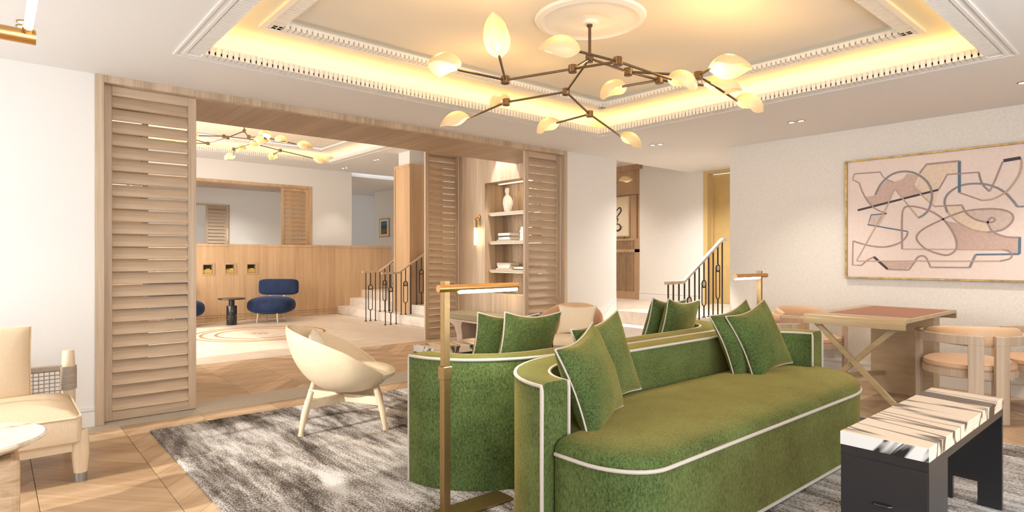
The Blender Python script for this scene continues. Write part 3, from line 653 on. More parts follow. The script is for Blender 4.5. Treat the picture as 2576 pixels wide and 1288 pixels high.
# ---- lobby niches in the parapet
for k, (a, b_, c, d) in enumerate(NH):
    nm = ('leftmost', 'middle', 'rightmost')[k]
    t = thing('display_niche', '%s of the three small square niches in the oak parapet' % nm, 'niche', (a, 14.05, c), group='display niches in the parapet', world=True)
    for lo, hi in (((a - .035, 14.04, c - .035), (b_ + .035, 14.052, c)), ((a - .035, 14.04, d), (b_ + .035, 14.052, d + .035)), ((a - .035, 14.04, c), (a, 14.052, d)), ((b_, 14.04, c), (b_ + .035, 14.052, d))): box('frame', lo, hi, M['oak_warm'], t, .002)
    box('back_panel', (a, 14.19, c), (b_, 14.2, d), M['darkmetal'], t)
    g = thing('gold_display', 'golden block and nuggets inside the %s parapet niche' % nm, 'ornament', ((a + b_) / 2, 14.12, c), group='gold displays in the parapet niches', world=False)
    box('block', (-.088, -.055, .002), (.088, .055, .085), M['gold'], g, .008, seg=2)
    for q in range(7): ell((random.uniform(-.06, .07), random.uniform(-.04, .03), .095), (.022, .02, .016), 7, 5).build('nugget', M['gold'], g)

# ---- blue chairs and black table of the lobby
def blue_chair(label, loc, rot):
    t = thing('lounge_chair', label, 'chair', loc, R(rot))       # faces -y
    def sup(c, r, e, seg=28, rings=14):
        rows = []; sg = lambda v, p: math.copysign(abs(v) ** p, v)
        for i in range(rings + 1):
            a = math.pi * i / rings - math.pi / 2
            rows.append([(c[0] + r[0] * sg(math.cos(a), e[0]) * sg(math.cos(2 * math.pi * j / seg), e[1]), c[1] + r[1] * sg(math.cos(a), e[0]) * sg(math.sin(2 * math.pi * j / seg), e[1]), c[2] + r[2] * sg(math.sin(a), e[0])) for j in range(seg)])
        return MB().grid(rows, closed_u=True, cap0=True, cap1=True)
    sup((0, 0, .36), (.49, .42, .19), (.75, .85)).build('seat', M['blue'], t, smooth=True)
    sup((.02, .36, .735), (.43, .10, .175), (.35, .45)).build('backrest', M['blue'], t, smooth=True)
    for x, y in ((-.20, -.22), (.20, -.22), (-.20, .24), (.22, .24)): MB().tube([(x * 1.1, y * 1.1, 0), (x, y, .22)], [.015, .022], 10).build('leg', M['ash'], t, smooth=True)
    for x in (-.15, .15): MB().bar((x, .20, .22), (x, .38, .70), .035, .02, (0, 1, 0)).build('back_support', M['ash'], t)
    MB().bar((-.2, 0, .16), (.2, 0, .16), .03, .02).build('stretcher', M['ash'], t)
    return t
blue_chair('navy pouf lounge chair right of the black pedestal table', (4.57, 13.22, 0), -40)
blue_chair('navy pouf lounge chair half hidden behind the left screen', (2.78, 13.35, 0), 20)
t = thing('pedestal_table', 'small round black marble pedestal table between the navy chairs', 'table', (3.735, 13.15, 0))
MB().lathe([(.25, .525), (.262, .535), (.26, .55)], 36).build('top', M['black'], t, smooth=True)
MB().lathe([(.055, .39), (.055, .526)], 20).build('neck', M['black'], t, smooth=True)
MB().lathe([(.098, 0), (.10, .005), (.10, .39), (.098, .395)], 28).build('base', M['black_marble'], t, smooth=True)

# ---- rug
t = thing('area_rug', 'large distressed black and white rug under the green sofas', 'rug', (3.33, 2.9, 0), world=True)
box('pile', (RUG[0], RUG[2], .001), (RUG[1], RUG[3], .017), M['rug'], t, .004)
edge = MB()
for i in range(240):
    y = RUG[2] + .01 + i * .0219; edge.quadbox((RUG[0] - .006, y, .002), (RUG[0] + .004, y + .014, .014))
o = edge.build('edge_stitching', M['rug'], t); o['kind'] = 'stuff'
RT = .018

# ---- back to back sofas
def sofa(label, sgn):
    t = thing('sofa', label, 'sofa', (3.525, 2.64, RT))
    def outer(dlt):
        a, b_ = .70 - dlt, .58 - dlt; P = []
        for i in range(15): th = R(90 - 90 * i / 14); P.append((-(.875 + a * math.sin(th)), .59 - b_ * math.cos(th)))
        for i in range(1, 10): P.append((-.875 + 1.75 * i / 10, .59 - b_))
        for i in range(15): th = R(90 * i / 14); P.append((.875 + a * math.sin(th), .59 - b_ * math.cos(th)))
        return P
    W = .19; S = lambda p, z: (-sgn * p[0], sgn * p[1], z)
    sec = [(0, 0), (0, .755), (.012, .776), (.035, .785), (W - .035, .785), (W - .012, .776), (W, .755), (W, 0)]
    paths = {d: outer(d) for d, _ in sec}
    rows = [[S(paths[d][i], z) for d, z in sec] for i in range(len(paths[0]))]
    MB().grid(rows, closed_u=True, cap0=True, cap1=True).build('back_and_arms', M['green'], t, smooth=True)
    r = .0095; po = outer(.004); pi = outer(W - .004)
    e0, e1 = po[0], po[-1]
    MB().tube([S((e0[0], e0[1] + .004), 0)] + [S((e0[0], e0[1] + .004), z) for z in (.3, .6, .75)] + [S(p, .772) for p in po] + [S((e1[0], e1[1] + .004), z) for z in (.75, .6, .3, 0)], r, 8).build('piping', M['piping'], t, smooth=True)
    i0, i1 = pi[0], pi[-1]
    MB().tube([S((i0[0], i0[1] + .004), .46)] + [S((i0[0], i0[1] + .004), z) for z in (.6, .75)] + [S(p, .772) for p in pi] + [S((i1[0], i1[1] + .004), z) for z in (.75, .6, .46)], .009, 8).build('piping', M['piping'], t, smooth=True)
    # seat: wraps out in front of the arm ends
    inn = outer(W + .001); front = []
    for i in range(11):
        th = R(90 * i / 10); front.append((.88 + .59 * math.cos(th), .605 + .465 * math.sin(th) ** .9))
    for i in range(1, 10): front.append((.88 - 2.14 * i / 10, 1.07))
    for i in range(11):
        th = R(90 + 90 * i / 10); front.append((-1.26 + .235 * math.cos(th), .77 + .30 * math.sin(th)))
    front.append((-1.495, .605))
    out = [(p[0], p[1]) for p in inn] + [(inn[-1][0], .605)] + front + [(inn[0][0], .605)]
    c = (0, .66)
    def scale_in(d): return [(c[0] + (p[0] - c[0]) * (1 - d / 1.3), c[1] + (p[1] - c[1]) * (1 - d / .42)) for p in out]
    if sgn < 0: pass
    MB().grid([[S(p, z) for p in out] for z in (.012, .44)], closed_u=True, cap0=True, cap1=True).build('seat_base', M['green'], t, smooth=True)
    MB().grid([[S(p, z) for p in scale_in(d)] for d, z in ((.004, .44), (.0, .452), (.0, .468), (.010, .490), (.03, .507), (.07, .520), (.14, .528), (.24, .532))], closed_u=True, cap0=True, cap1=True).build('seat_cushion', M['green'], t, smooth=True)
    MB().tube([S(p, .443) for p in [(p[0] * 1.002, p[1] + .003) for p in front]], r, 8).build('piping', M['piping'], t, smooth=True)
    MB().tube([S(p, .016) for p in [(p[0] * 1.002, p[1] + .003) for p in front]], r, 8).build('piping', M['piping'], t, smooth=True)
    return t
sofa('green velvet curved sofa with open seat facing the striped marble table', -1)
sofa('green velvet curved sofa turned away, its back against the other sofa', 1)

# ---- pillows
def pillow(name, label, c, ux, tilt, w_, h_, th, mc, mp=None, n=16, cat='pillow', group=None, roll=0, pinch=.15, pw=.40):
    """c = centre, ux = heading of the width axis (deg), tilt = lean back (deg, away from the normal)"""
    t = thing(name, label, cat, (0, 0, 0), group=group)
    mx_ = Matrix.Translation(c) @ Matrix.Rotation(R(ux), 4, 'Z') @ Matrix.Rotation(R(90 - tilt), 4, 'X') @ Matrix.Rotation(R(roll), 4, 'Z')
    t.matrix_world = mx_; t.location = mx_.to_translation(); t.rotation_euler = mx_.to_euler()
    def pt(u, v, s_):
        x = w_ / 2 * u * (1 - pinch * math.cos(v * math.pi / 2) * abs(u)); y = h_ / 2 * v * (1 - pinch * math.cos(u * math.pi / 2) * abs(v))
        q = max(0, (1 - u * u) * (1 - v * v)); wr = 1 + .05 * math.sin(7 * u + 3 * v) * math.sin(5 * v - 2 * u)
        return (x, y, s_ * th / 2 * q ** pw * wr)
    U = [math.sin(math.pi / 2 * (-1 + 2 * i / n)) for i in range(n + 1)]
    mb = MB()
    for s_ in (1, -1): mb.grid([[pt(u, v, s_) for u in U] for v in U])
    me_o = mb.build('cover', mc, t, smooth=True)
    bm = bmesh.new(); bm.from_mesh(me_o.data); bmesh.ops.remove_doubles(bm, verts=bm.verts, dist=.0006); bmesh.ops.recalc_face_normals(bm, faces=bm.faces)
    for f_ in bm.faces: f_.smooth = True
    bm.to_mesh(me_o.data); bm.free()
    if mp:
        loop = [pt(u, -1, 0) for u in U] + [pt(1, v, 0) for v in U[1:]] + [pt(u, 1, 0) for u in U[::-1][1:]] + [pt(-1, v, 0) for v in U[::-1][1:-1]]
        MB().tube(loop, .0055, 6, closed=True).build('piping', mp, t, smooth=True)
    return t
G, PP = M['green'], M['piping']; gr = 'piped green velvet pillows'
pillow('throw_pillow', 'front green pillow leaning at the left end of the near sofa', (2.39, 2.125, .752), 19, 18, .54, .50, .20, G, PP, group=gr, roll=9)
pillow('throw_pillow', 'green pillow tucked behind the front one at the left end of the near sofa', (2.71, 2.285, .795), 6, 14, .50, .50, .15, G, PP, group=gr, roll=9)
pillow('throw_pillow', 'front green pillow leaning at the right end of the near sofa', (4.36, 2.20, .775), -10, 19, .50, .52, .20, G, PP, group=gr, roll=13)
pillow('throw_pillow', 'green pillow behind the front one at the right end of the near sofa', (4.27, 2.30, .775), -8, 16, .48, .52, .16, G, PP, group=gr, roll=13)
pillow('throw_pillow', 'green pillow nearest the viewer on the left of the far sofa', (2.68, 2.96, .79), 176, 16, .48, .52, .17, G, PP, group=gr, roll=3)
pillow('throw_pillow', 'green pillow further back on the left of the far sofa', (2.60, 3.12, .78), 170, 18, .48, .52, .17, G, PP, group=gr, roll=4)
pillow('throw_pillow', 'green pillow nearest the viewer on the right of the far sofa', (4.40, 2.95, .79), 182, 14, .50, .52, .17, G, PP, group=gr, roll=4)
pillow('throw_pillow', 'green pillow further back on the right of the far sofa', (4.40, 3.10, .79), 180, 16, .50, .52, .17, G, PP, group=gr, roll=4)

# ---- brass reading lamps
def floor_lamp(label, x, y, d):
    t = thing('floor_lamp', label, 'lamp', (x, y, RT))
    box('base_plate', (min(-.04 * d, .42 * d), -.075, 0), (max(-.04 * d, .42 * d), .075, .014), M['brass'], t, .002)
    box('post', (-.021, -.021, .014), (.021, .021, .77), M['brass'], t, .002); box('collar', (-.028, -.028, .73), (.028, .028, .80), M['brass'], t, .003)
    box('post', (-.019, -.019, .80), (.019, .019, 1.255), M['brass'], t, .002)
    MB().tube([(-.065 * d, -.03, 1.215), (.485 * d, -.03, 1.215)], .0195, 18).build('arm', M['copper'], t, smooth=True)
    MB().tube([(.07 * d, -.03, 1.200), (.475 * d, -.03, 1.200)], .0165, 14).build('light_tube', M['tube_lit'], t, smooth=True)
    light('lamp_glow', 'AREA', (x + .28 * d, y - .03, 1.19), 5, (1, .93, .82), (x + .28 * d, y - .03, 0), shape='RECTANGLE', size=.4, size_y=.03)
floor_lamp('brass reading lamp standing in front of the sofa ends', 1.825, 2.655, 1)
floor_lamp('brass reading lamp at the far end of the sofas by the linen wall', 5.262, 2.655, -1)

t = thing('pendant_lamp', 'brass bar pendant with a lit tube at the top left corner', 'lamp', (-.6, 2.42, 2.09))
MB().tube([(-.5, 0, 0), (.705, 0, 0)], .0225, 20).build('bar', M['copper'], t, smooth=True)
MB().tube([(.685, -.02, .018), (.685, -.05, .02)], .015, 14).build('socket', M['copper'], t, smooth=True)
MB().tube([(.685, -.05, .02), (.685, -1.0, .02)], .0115, 14).build('light_tube', M['tube_lit'], t, smooth=True)
for x in (-.3, .25): MB().tube([(x, 0, .02), (x, 0, CZ - 2.09)], .005, 8).build('suspension_rod', M['brass'], t)

# ---- downlights
def downlight(label, x, y, z, grp):
    t = thing('downlight', label, 'downlight', (x, y, z), group=grp)
    MB().lathe([(.040, -.001), (.040, -.006), (.031, -.007), (.031, -.001)], 20).build('ring', M['brass'], t, smooth=True)
    MB().lathe([(.030, -.001), (.029, -.004)], 16).build('lens', M['spot_lit'], t)
for x, y, lb in ((6.735, 4.89, 'far downlight of the ceiling pair above the steps'), (6.765, 4.79, 'near downlight of the ceiling pair above the steps'), (6.78, 3.05, 'far downlight of the ceiling pair above the desk'), (6.78, 2.945, 'near downlight of the ceiling pair above the desk'), (6.75, 1.045, 'downlight at the right edge above the painting'), (.155, 4.975, 'near downlight of the ceiling pair at the left edge'), (.155, 5.075, 'far downlight of the ceiling pair at the left edge')):
    downlight(lb, x, y, CZ, 'lounge downlights')
for x, y, lb in ((6.87, 12.92, 'lobby downlight left of the oak column head'), (6.89, 12.81, 'lobby downlight nearest the oak column head'), (6.89, 14.67, 'lobby downlight nearest the far linen wall'), (6.92, 14.54, 'lobby downlight beside the one nearest the far wall')):
    downlight(lb, x, y, LZ, 'lobby downlights')
def spot(x, y, z, e, size=70, blend=.6, col=WARM, tgt=None): light('downlight_and_fill', 'SPOT', (x, y, z - .02), e, col, tgt or (x, y, 0), spot_size=R(size), spot_blend=blend, shadow_soft_size=.04)
spot(6.75, 4.84, CZ, 230, 50, .35, WHITE, (7.28, 5.02, 0.4)); spot(6.78, 3.0, CZ, 75, 100, .8); spot(6.75, 1.05, CZ, 110, 95, .8); spot(.155, 5.03, CZ, 20, 80)
spot(6.88, 12.87, LZ, 90); spot(6.9, 14.6, LZ, 60); spot(5.98, 7.32, LZ - .02, 220, 42, .25, WHITE, (6.12, 7.34, 2.2))
spot(8.3, 5.2, CZ, 190, 140, .8, WHITE); spot(8.3, 7.8, 3.18, 90, 130, .8, WARM); spot(5.2, 18.2, 3.6, 260, 140, .9, WHITE); spot(10.6, 20.5, 3.66, 160, 140, .9, WHITE)  # added fill for hall, far room and corridor, no fittings above

# ---- chandeliers
CH = {'hub': (3.352, 2.996, 2.87), 'E': (3.086, 2.917, 2.72), 'A': (3.475, 3.358, 2.72), 'G': (3.435, 2.705, 2.72), 'C': (2.745, 3.248, 2.65), 'F': (3.054, 2.488, 2.66), 'D': (3.145, 3.711, 2.65), 'B': (3.96, 3.54, 2.65), 'H': (3.712, 2.637, 2.7), 'I': (3.716, 2.315, 2.66),
 'tC1': (2.297, 3.197, 2.62), 'tC2': (2.45, 2.957, 2.68), 'tF1': (2.672, 2.483, 2.64), 'tF2': (3.531, 2.411, 2.62), 'tD1': (3.115, 4.171, 2.6), 'tD2': (3.197, 3.82, 2.68), 'tB1': (3.828, 3.819, 2.6), 'tB2': (4.58, 3.695, 2.56), 'tH1': (3.499, 2.816, 2.65), 'tH2': (3.891, 2.381, 2.64), 'tI1': (3.641, 2.184, 2.66), 'tI2': (4.226, 2.307, 2.57)}
SH = {'C1': (2.146, 3.162, 2.6), 'C2': (2.342, 2.884, 2.72), 'F1': (2.53, 2.53, 2.62), 'F2': (3.743, 2.396, 2.6), 'D1': (3.04, 4.263, 2.56), 'D2': (3.344, 4.016, 2.73), 'B1': (3.841, 3.975, 2.56), 'B2': (4.704, 3.667, 2.5), 'H1': (3.553, 2.966, 2.63), 'H2': (3.98, 2.259, 2.6), 'I1': (3.694, 2.095, 2.65), 'I2': (4.366, 2.269, 2.53)}
def shade_mesh(L=.285, Wd=.18, Hh=.105):
    def lay(k):
        rows = []
        for i in range(15):
            u = .012 + .976 * i / 14; f_ = math.sin(math.pi * u ** .82) ** .74
            wv = 1 + .04 * math.sin(9 * u)
            rows.append([((u) * L, k * Wd / 2 * f_ * wv * math.sin(a) * (1.04 if abs(a) > 1.4 else 1), k * Hh * f_ * math.cos(a) - .012 * f_ * math.cos(2 * a) + .012) for a in [R((78 + 32 * math.sin(math.pi * u)) * (j / 8 - 1)) for j in range(17)]])
        return rows
    mb = MB(); mb.grid(lay(1)); mb.grid(lay(.955)); me = mb.mesh('shade', smooth=True)
    for p in me.polygons: p.use_smooth = True
    me.materials.append(M['shade']); return me
SHM = shade_mesh(); bm_ = ell((0, 0, 0), (.022, .018, .018), 10, 8); BULB = bm_.mesh('bulb', smooth=True); BULB.materials.append(M['bulb'])
def chandelier(label, ztop):
    h = Vector(CH['hub']); t = thing('chandelier', label, 'chandelier', (h.x, h.y, ztop)); O = Vector((h.x, h.y, rz - .042))
    P = {k: Vector(v) - O for k, v in CH.items()}
    MB().lathe([(.022, 0), (.022, -.012), (.014, -.02)], 24).build('canopy', M['bronze'], t, smooth=True)
    MB().tube([(0, 0, -.005), tuple(P['hub'])], .0115, 10).build('rod', M['bronze'], t, smooth=True)
    for a, b_ in (('hub', 'E'), ('hub', 'A'), ('hub', 'G'), ('E', 'C'), ('E', 'F'), ('A', 'D'), ('A', 'B'), ('G', 'H'), ('G', 'I'), ('C', 'tC1'), ('C', 'tC2'), ('F', 'tF1'), ('F', 'tF2'), ('D', 'tD1'), ('D', 'tD2'), ('B', 'tB1'), ('B', 'tB2'), ('H', 'tH1'), ('H', 'tH2'), ('I', 'tI1'), ('I', 'tI2')):
        MB().tube([tuple(P[a]), tuple(P[b_])], .0088, 8).build('arm', M['bronze'], t, smooth=True)
    for k in ('hub', 'E', 'A', 'G', 'C', 'F', 'D', 'B', 'H', 'I'):
        p = P[k]; MB().lathe([(.028, -.027), (.031, -.024), (.031, .024), (.028, .027)], 16).build('joint', M['bronze'], t, smooth=True, loc=tuple(p))
    for k, sv in SH.items():
        tip = P['t' + k]; d = (Vector(sv) - O) - tip; d.z *= .8; d.normalize()
        if k == 'C2': x, z = Vector((-.25, -.05, 1)).normalized(), Vector((.62, .74, .2))
        elif k == 'D2': x, z = Vector((.5, .8, .1)).normalized(), Vector((-.2, .1, 1))
        else: x, z = d, Vector((0, 0, 1))
        z = Matrix.Rotation(R({'F1': -25, 'F2': 24, 'I2': 26, 'B2': 24, 'B1': -20, 'H1': -20, 'I1': -22, 'D1': -12, 'C1': 18}.get(k, 0)), 3, x) @ z
        y = z.cross(x).normalized(); z = x.cross(y)
        q = Matrix((x, y, z)).transposed().to_quaternion()
        so = inst(SHM, 'shade', t, tuple(tip - x * .012 - z * .015), q)
        b2 = inst(BULB, 'bulb', so, (.072, 0, .045))
        ld = bpy.data.lights.get('chandelier_bulb') or bpy.data.lights.new('chandelier_bulb', 'POINT')
        ld.energy = .7; ld.color = (1.0, .82, .55); ld.shadow_soft_size = .02
        lo_ = bpy.data.objects.new('bulb_light', ld); COL.objects.link(lo_); lo_.parent = so; lo_.location = (.085, 0, .018)
        lu = bpy.data.lights.get('added_ceiling_fill') or bpy.data.lights.new('added_ceiling_fill', 'POINT')     # added light above the shade, brightens the ceiling like glow through the shell
        lu.energy = 1.9; lu.color = (1.0, .60, .19); lu.shadow_soft_size = .05
        lo_ = bpy.data.objects.new('ceiling_fill_light', lu); COL.objects.link(lo_); lo_.parent = so; lo_.location = (.14, 0, .23)
    return t
c1 = chandelier('large branching bronze chandelier with cream shell shades over the sofas', rz - .042)
c2 = copy_tree(c1); c2.location = (3.43, 11.32, LZ + .252 - .042); c2.rotation_euler = (0, 0, R(-19))
c2['label'] = 'distant branching chandelier with cream shell shades in the lobby'; 
t = thing('wall_lamp', 'small shell shaded lamp glimpsed in the panelled hall', 'lamp', (9.3, 7.9, 2.78))
MB().tube([(.2, .6, -.12), (-.25, -.55, .05)], .008, 8).build('arm', M['bronze'], t); so = inst(SHM, 'shade', t, (-.25, -.55, .05), Matrix.Rotation(R(-75), 3, 'Z').to_quaternion()); inst(BULB, 'bulb', so, (.07, 0, .045))

# ---- cream lounge chairs
def shell_chair(label, loc, rot, mat_shell):
    t = thing('shell_chair', label, 'chair', loc, R(rot)); t.scale = (1.06, 1.06, 1.0)        # faces +x
    def rim(th):
        c, s_ = math.cos(th), math.sin(th)
        x = .32 * c if c > 0 else .43 * c; k = (1 - c) / 2
        return Vector((x + .0, .37 * math.copysign(abs(s_) ** .8, s_) * (1 - .10 * max(0, -c)),   .385 + .435 * (k ** .78)))
    def lay(th_off):
        rows = []
        for i in range(13):
            s_ = i / 12 * .995; rr = math.cos(s_ * math.pi / 2) ** .85; zz = math.sin(s_ * math.pi / 2) ** 1.15; row = []
            for j in range(40):
                p = rim(2 * math.pi * j / 40); cx = .03; zb = .275 + th_off
                k = 1 - th_off * 2.0
                row.append((cx + (p.x - cx) * rr * k, p.y * rr * k, p.z - (p.z - zb) * zz))
            rows.append(row)
        return rows
    a = lay(0); b_ = lay(.022); mb = MB()
    mb.grid(a, closed_u=True, cap1=True); mb.grid(b_, closed_u=True, cap1=True)
    rr = []
    for j in range(40): rr.append(tuple((Vector(a[0][j]) + Vector(b_[0][j])) / 2))
    mb.tube(rr, .009, 8, closed=True)
    mb.build('shell', mat_shell, t, smooth=True)
    rows = []
    for i in range(9):                                   # seat pad, thicker and overhanging at the front
        a_ = math.pi * i / 8 - math.pi / 2
        rows.append([(.06 + (.335 if math.cos(2 * math.pi * j / 28) > 0 else .25) * max(.03, math.cos(a_)) ** .6 * math.cos(2 * math.pi * j / 28), .27 * max(.03, math.cos(a_)) ** .6 * math.sin(2 * math.pi * j / 28), .425 + .075 * math.sin(a_)) for j in range(28)])
    MB().grid(rows, closed_u=True, cap0=True, cap1=True).build('seat_pad', M['cream_fabric'], t, smooth=True)
    for x, y in ((-.27, -.215), (-.27, .215), (.27, -.215), (.27, .215)):
        MB().tube([(x * 1.12, y * 1.08, .012), (x * 1.03, y * 1.02, .16), (x * .86, y * .9, .33)], [.017, .025, .021], 12).build('leg', M['ash'], t, smooth=True)
        MB().lathe([(.021, 0), (.021, .012)], 12, (x * 1.12, y * 1.08)).build('glide', M['ash'], t)
    MB().bar((-.275, -.21, .225), (.27, .215, .225), .024, .07).build('stretcher', M['ash_x'], t, .003); MB().bar((-.275, .21, .225), (.27, -.215, .225), .024, .068).build('stretcher', M['ash_x'], t, .003)
    return t
shell_chair('cream leather shell chair standing alone on the rug at the left', (2.20, 4.66, RT), -26, M['cream'])
shell_chair('tan shell chair half hidden behind the far sofa near the steps', (5.0, 4.78, RT), 212, M['tan'])
def rp(base, rot, x, y, z):
    v = Matrix.Rotation(R(rot), 3, 'Z') @ Vector((x, y, 0)); return (base[0] + v.x, base[1] + v.y, z)
pillow('chair_pillow', 'white pillow peeking over the rim of the cream shell chair', rp((2.20, 4.66), -26, -.20, 0, .655), 64, 24, .38, .30, .11, M['white_fabric'], None)
pillow('chair_pillow', 'large cream pillow in the tan shell chair', rp((5.0, 4.78), 212, -.13, .06, .665), 302, 22, .46, .36, .13, M['cream_fabric'], None)

# ---- striped marble tables
def marble_table(label, x0, x1, y0, y1, front):
    t = thing('marble_table', label, 'table', ((x0 + x1) / 2, (y0 + y1) / 2, RT), world=False); L = (x1 - x0) / 2; Wd = (y1 - y0) / 2; H_ = .612
    box('top_slab', (-L, -Wd, H_ - .058), (L, Wd, H_), M['zebra'], t, .0015); box('end_slab', (-L - .003, -Wd + .001, H_ - .057), (-L - .0002, Wd - .001, H_ - .001), M['zebra_edge'], t)
    box('top_frame', (-L + .002, -Wd + .002, H_ - .095), (L - .002, Wd - .002, H_ - .059), M['black'], t)
    box('cabinet', (-L + .002, -Wd + .002, 0), (-L + .27, Wd - .002, H_ - .0955), M['black'], t)
    d = box('drawer_front', (-L - .004, -Wd + .004, .01), (-L + .002, Wd - .004, H_ - .10), M['black'], t, .001)
    MB().tube([(-L - .004, -.035, .335), (-L - .016, -.025, .335), (-L - .018, 0, .335), (-L - .016, .025, .335), (-L - .004, .035, .335)], .0055, 8).build('handle', M['darkmetal'], d, smooth=True)
    x = L - .03
    pn = [(-Wd + .002, 0), (-Wd + .11, 0), (-Wd + .11, .13), (Wd - .11, .13), (Wd - .11, 0), (Wd - .002, 0), (Wd - .002, H_ - .0955), (-Wd + .002, H_ - .0955)]
    MB().grid([[(x, a, b_) for a, b_ in pn], [(x + .028, a, b_) for a, b_ in pn]], closed_u=True, cap0=True, cap1=True).build('leg_panel', M['black'], t)
    return t
marble_table('black lacquer table with striped marble top in the right foreground', 2.845, 4.19, .73, 1.065, -1)
marble_table('striped marble table peeking out beyond the far sofa', 2.80, 4.19, 4.22, 4.555, 1)

# ---- desk
t = thing('desk', 'honey wood desk with crossed legs and brown leather inset', 'desk', (6.45, 2.03, 0), world=True)
x0, x1, y0, y1, zt = 5.68, 7.26, 1.63, 2.45, .875
pr = [(x0, zt - .085)] + [(x0 + .045 - .045 * math.cos(a), zt - .045 + .045 * math.sin(a)) for a in [R(90 * i / 6) for i in range(7)]] + [(x1 - .045 + .045 * math.sin(a), zt - .045 + .045 * math.cos(a)) for a in [R(90 * i / 6) for i in range(7)]] + [(x1, zt - .085), (x1 - .03, zt - .085), (x1 - .03, zt - .05), (x1 - .05, zt - .03), (x0 + .05, zt - .03), (x0 + .03, zt - .05), (x0 + .03, zt - .085)]
MB().grid([[(a, y0, b_) for a, b_ in pr], [(a, y1, b_) for a, b_ in pr]], closed_u=True, cap0=True, cap1=True).build('top', M['deskwood'], t, smooth=True)
box('leather_inset', (x0 + .28, y0 + .03, zt - .002), (x1 - .16, y1 - .12, zt + .0025), M['inset'], t)
box('pedestal', (7.0, 1.76, 0), (7.20, 2.32, zt - .03), M['deskside'], t, .002); box('pedestal_post', (7.20, 1.78, 0), (7.24, 2.30, zt - .03), M['deskwood'], t)
MB().bar((5.74, 2.40, zt - .03), (5.74, 1.58, .012), .045, .030, (1, 0, 0)).build('leg', M['deskwood'], t, .002); MB().bar((5.782, 1.68, zt - .03), (5.782, 2.50, .012), .045, .030, (1, 0, 0)).build('leg', M['deskwood'], t, .002)
MB().bar((5.76, 2.20, .33), (7.0, 2.20, .20), .03, .045).build('stretcher', M['deskwood'], t, .002)

# ---- barrel chairs
def barrel_chair(label, loc, rot):
    t = thing('barrel_chair', label, 'chair', loc, R(rot), 'bleached wood barrel chairs around the desk')   # faces +x
    MB().lathe([(.30, .365), (.345, .37), (.345, .425), (.33, .43)], 36).build('seat_rim', M['chairwood'], t, smooth=True)
    MB().lathe([(.33, .43), (.34, .445), (.335, .475), (.30, .495), (.15, .508), (.01, .51)], 36).build('seat_pad', M['tan'], t, smooth=True)
    r0, r1 = .365, .405
    for s_ in (1, -1):
        mb = MB(); A = [s_ * R(174 - (174 - 48) * i / 20) for i in range(21)]
        mb.grid([[(r0 * math.cos(a), r0 * math.sin(a), .655), (r1 * math.cos(a), r1 * math.sin(a), .655), (r1 * math.cos(a), r1 * math.sin(a), .735), (r0 * math.cos(a), r0 * math.sin(a), .735)] for a in A], closed_u=True, cap0=True, cap1=True)
        mb.build('arm_band', M['chairwood'], t, .004)
        for a0, a1 in ((174, 158), (62, 48)):
            lg = [(r * math.cos(s_ * R(a)), r * math.sin(s_ * R(a))) for r, a in ((r0, a0), (r1, a0), (r1, (a0 + a1) / 2), (r1, a1), (r0, a1), (r0, (a0 + a1) / 2))]
            if s_ < 0: lg = lg[::-1]
            MB().prism(lg, 0, .66).build('leg', M['chairwood'], t, .004)
    rows = []
    for i in range(25):
        a = R(95 + 170 * i / 24); e = math.sin(math.pi * i / 24) ** .4 if 0 < i < 24 else .15
        rows.append([((.335 + .030 * math.cos(q)) * math.cos(a), (.335 + .030 * math.cos(q)) * math.sin(a), .722 + (.02 + .068 * e) * math.sin(q)) for q in [2 * math.pi * j / 12 for j in range(12)]])
    MB().grid(rows, closed_u=True, cap0=True, cap1=True).build('back_pad', M['tan'], t, smooth=True)
    return t
barrel_chair('barrel chair nearest the viewer right of the desk', (6.62, 1.40, 0), 33)
barrel_chair('barrel chair by the wall at the right edge', (7.24, .93, 0), 120)
barrel_chair('barrel chair between the desk and the green sofa', (6.28, 2.98, 0), -75)
barrel_chair('barrel chair by the linen wall behind the desk', (7.22, 3.05, 0), -110)

# ---- woven armchair
t = thing('woven_armchair', 'beige leather armchair with woven back in the left corner', 'armchair', (.03, 5.0, 0), world=True)
for x in (-.38, .42):
    MB().lathe([(.034, 0), (.036, .055)], 16, (x, 4.62)).build('foot_cap', M['grey_cap'], t, smooth=True)
    MB().lathe([(.036, .055), (.046, .16), (.046, .25), (.040, .315), (.034, .32)], 18, (x, 4.62)).build('front_leg', M['ash'], t, smooth=True)
    MB().lathe([(.034, 0), (.036, .055)], 16, (x, 5.42)).build('foot_cap', M['grey_cap'], t, smooth=True)
    MB().lathe([(.036, .055), (.043, .2), (.043, .58), (.036, .715), (.030, .722)], 18, (x, 5.42)).build('rear_post', M['ash'], t, smooth=True)
    wp = MB()
    for i in range(16): wp.tube([(x + .047 * math.cos(2 * math.pi * j / 18), 5.42 + .047 * math.sin(2 * math.pi * j / 18), .445 + i * .0105) for j in range(18)], .0058, 5, closed=True)
    wp.build('cord_wrap', M['cord'], t, smooth=True)
MB().bar((-.38, 4.62, .215), (.42, 4.62, .215), .03, .05).build('front_rail', M['ash_x'], t, .003); MB().bar((-.38, 4.62, .215), (-.38, 5.42, .215), .03, .05).build('side_rail', M['ash'], t, .003); MB().bar((.42, 4.62, .215), (.42, 5.42, .215), .03, .05).build('side_rail', M['ash'], t, .003)
MB().bar((-.38, 5.42, .60), (.42, 5.42, .60), .035, .045).build('back_rail', M['cord'], t, .01, seg=2)
wv = MB()
for i in range(26): wv.bar((-.36 + i * .0305, 5.42, .30), (-.36 + i * .0305, 5.42, .585), .006, .007, (0, 1, 0))
for i in range(10): wv.bar((-.38, 5.417, .325 + i * .028), (.42, 5.417, .325 + i * .028), .006, .007)
wv.build('woven_panel', M['cord'], t)
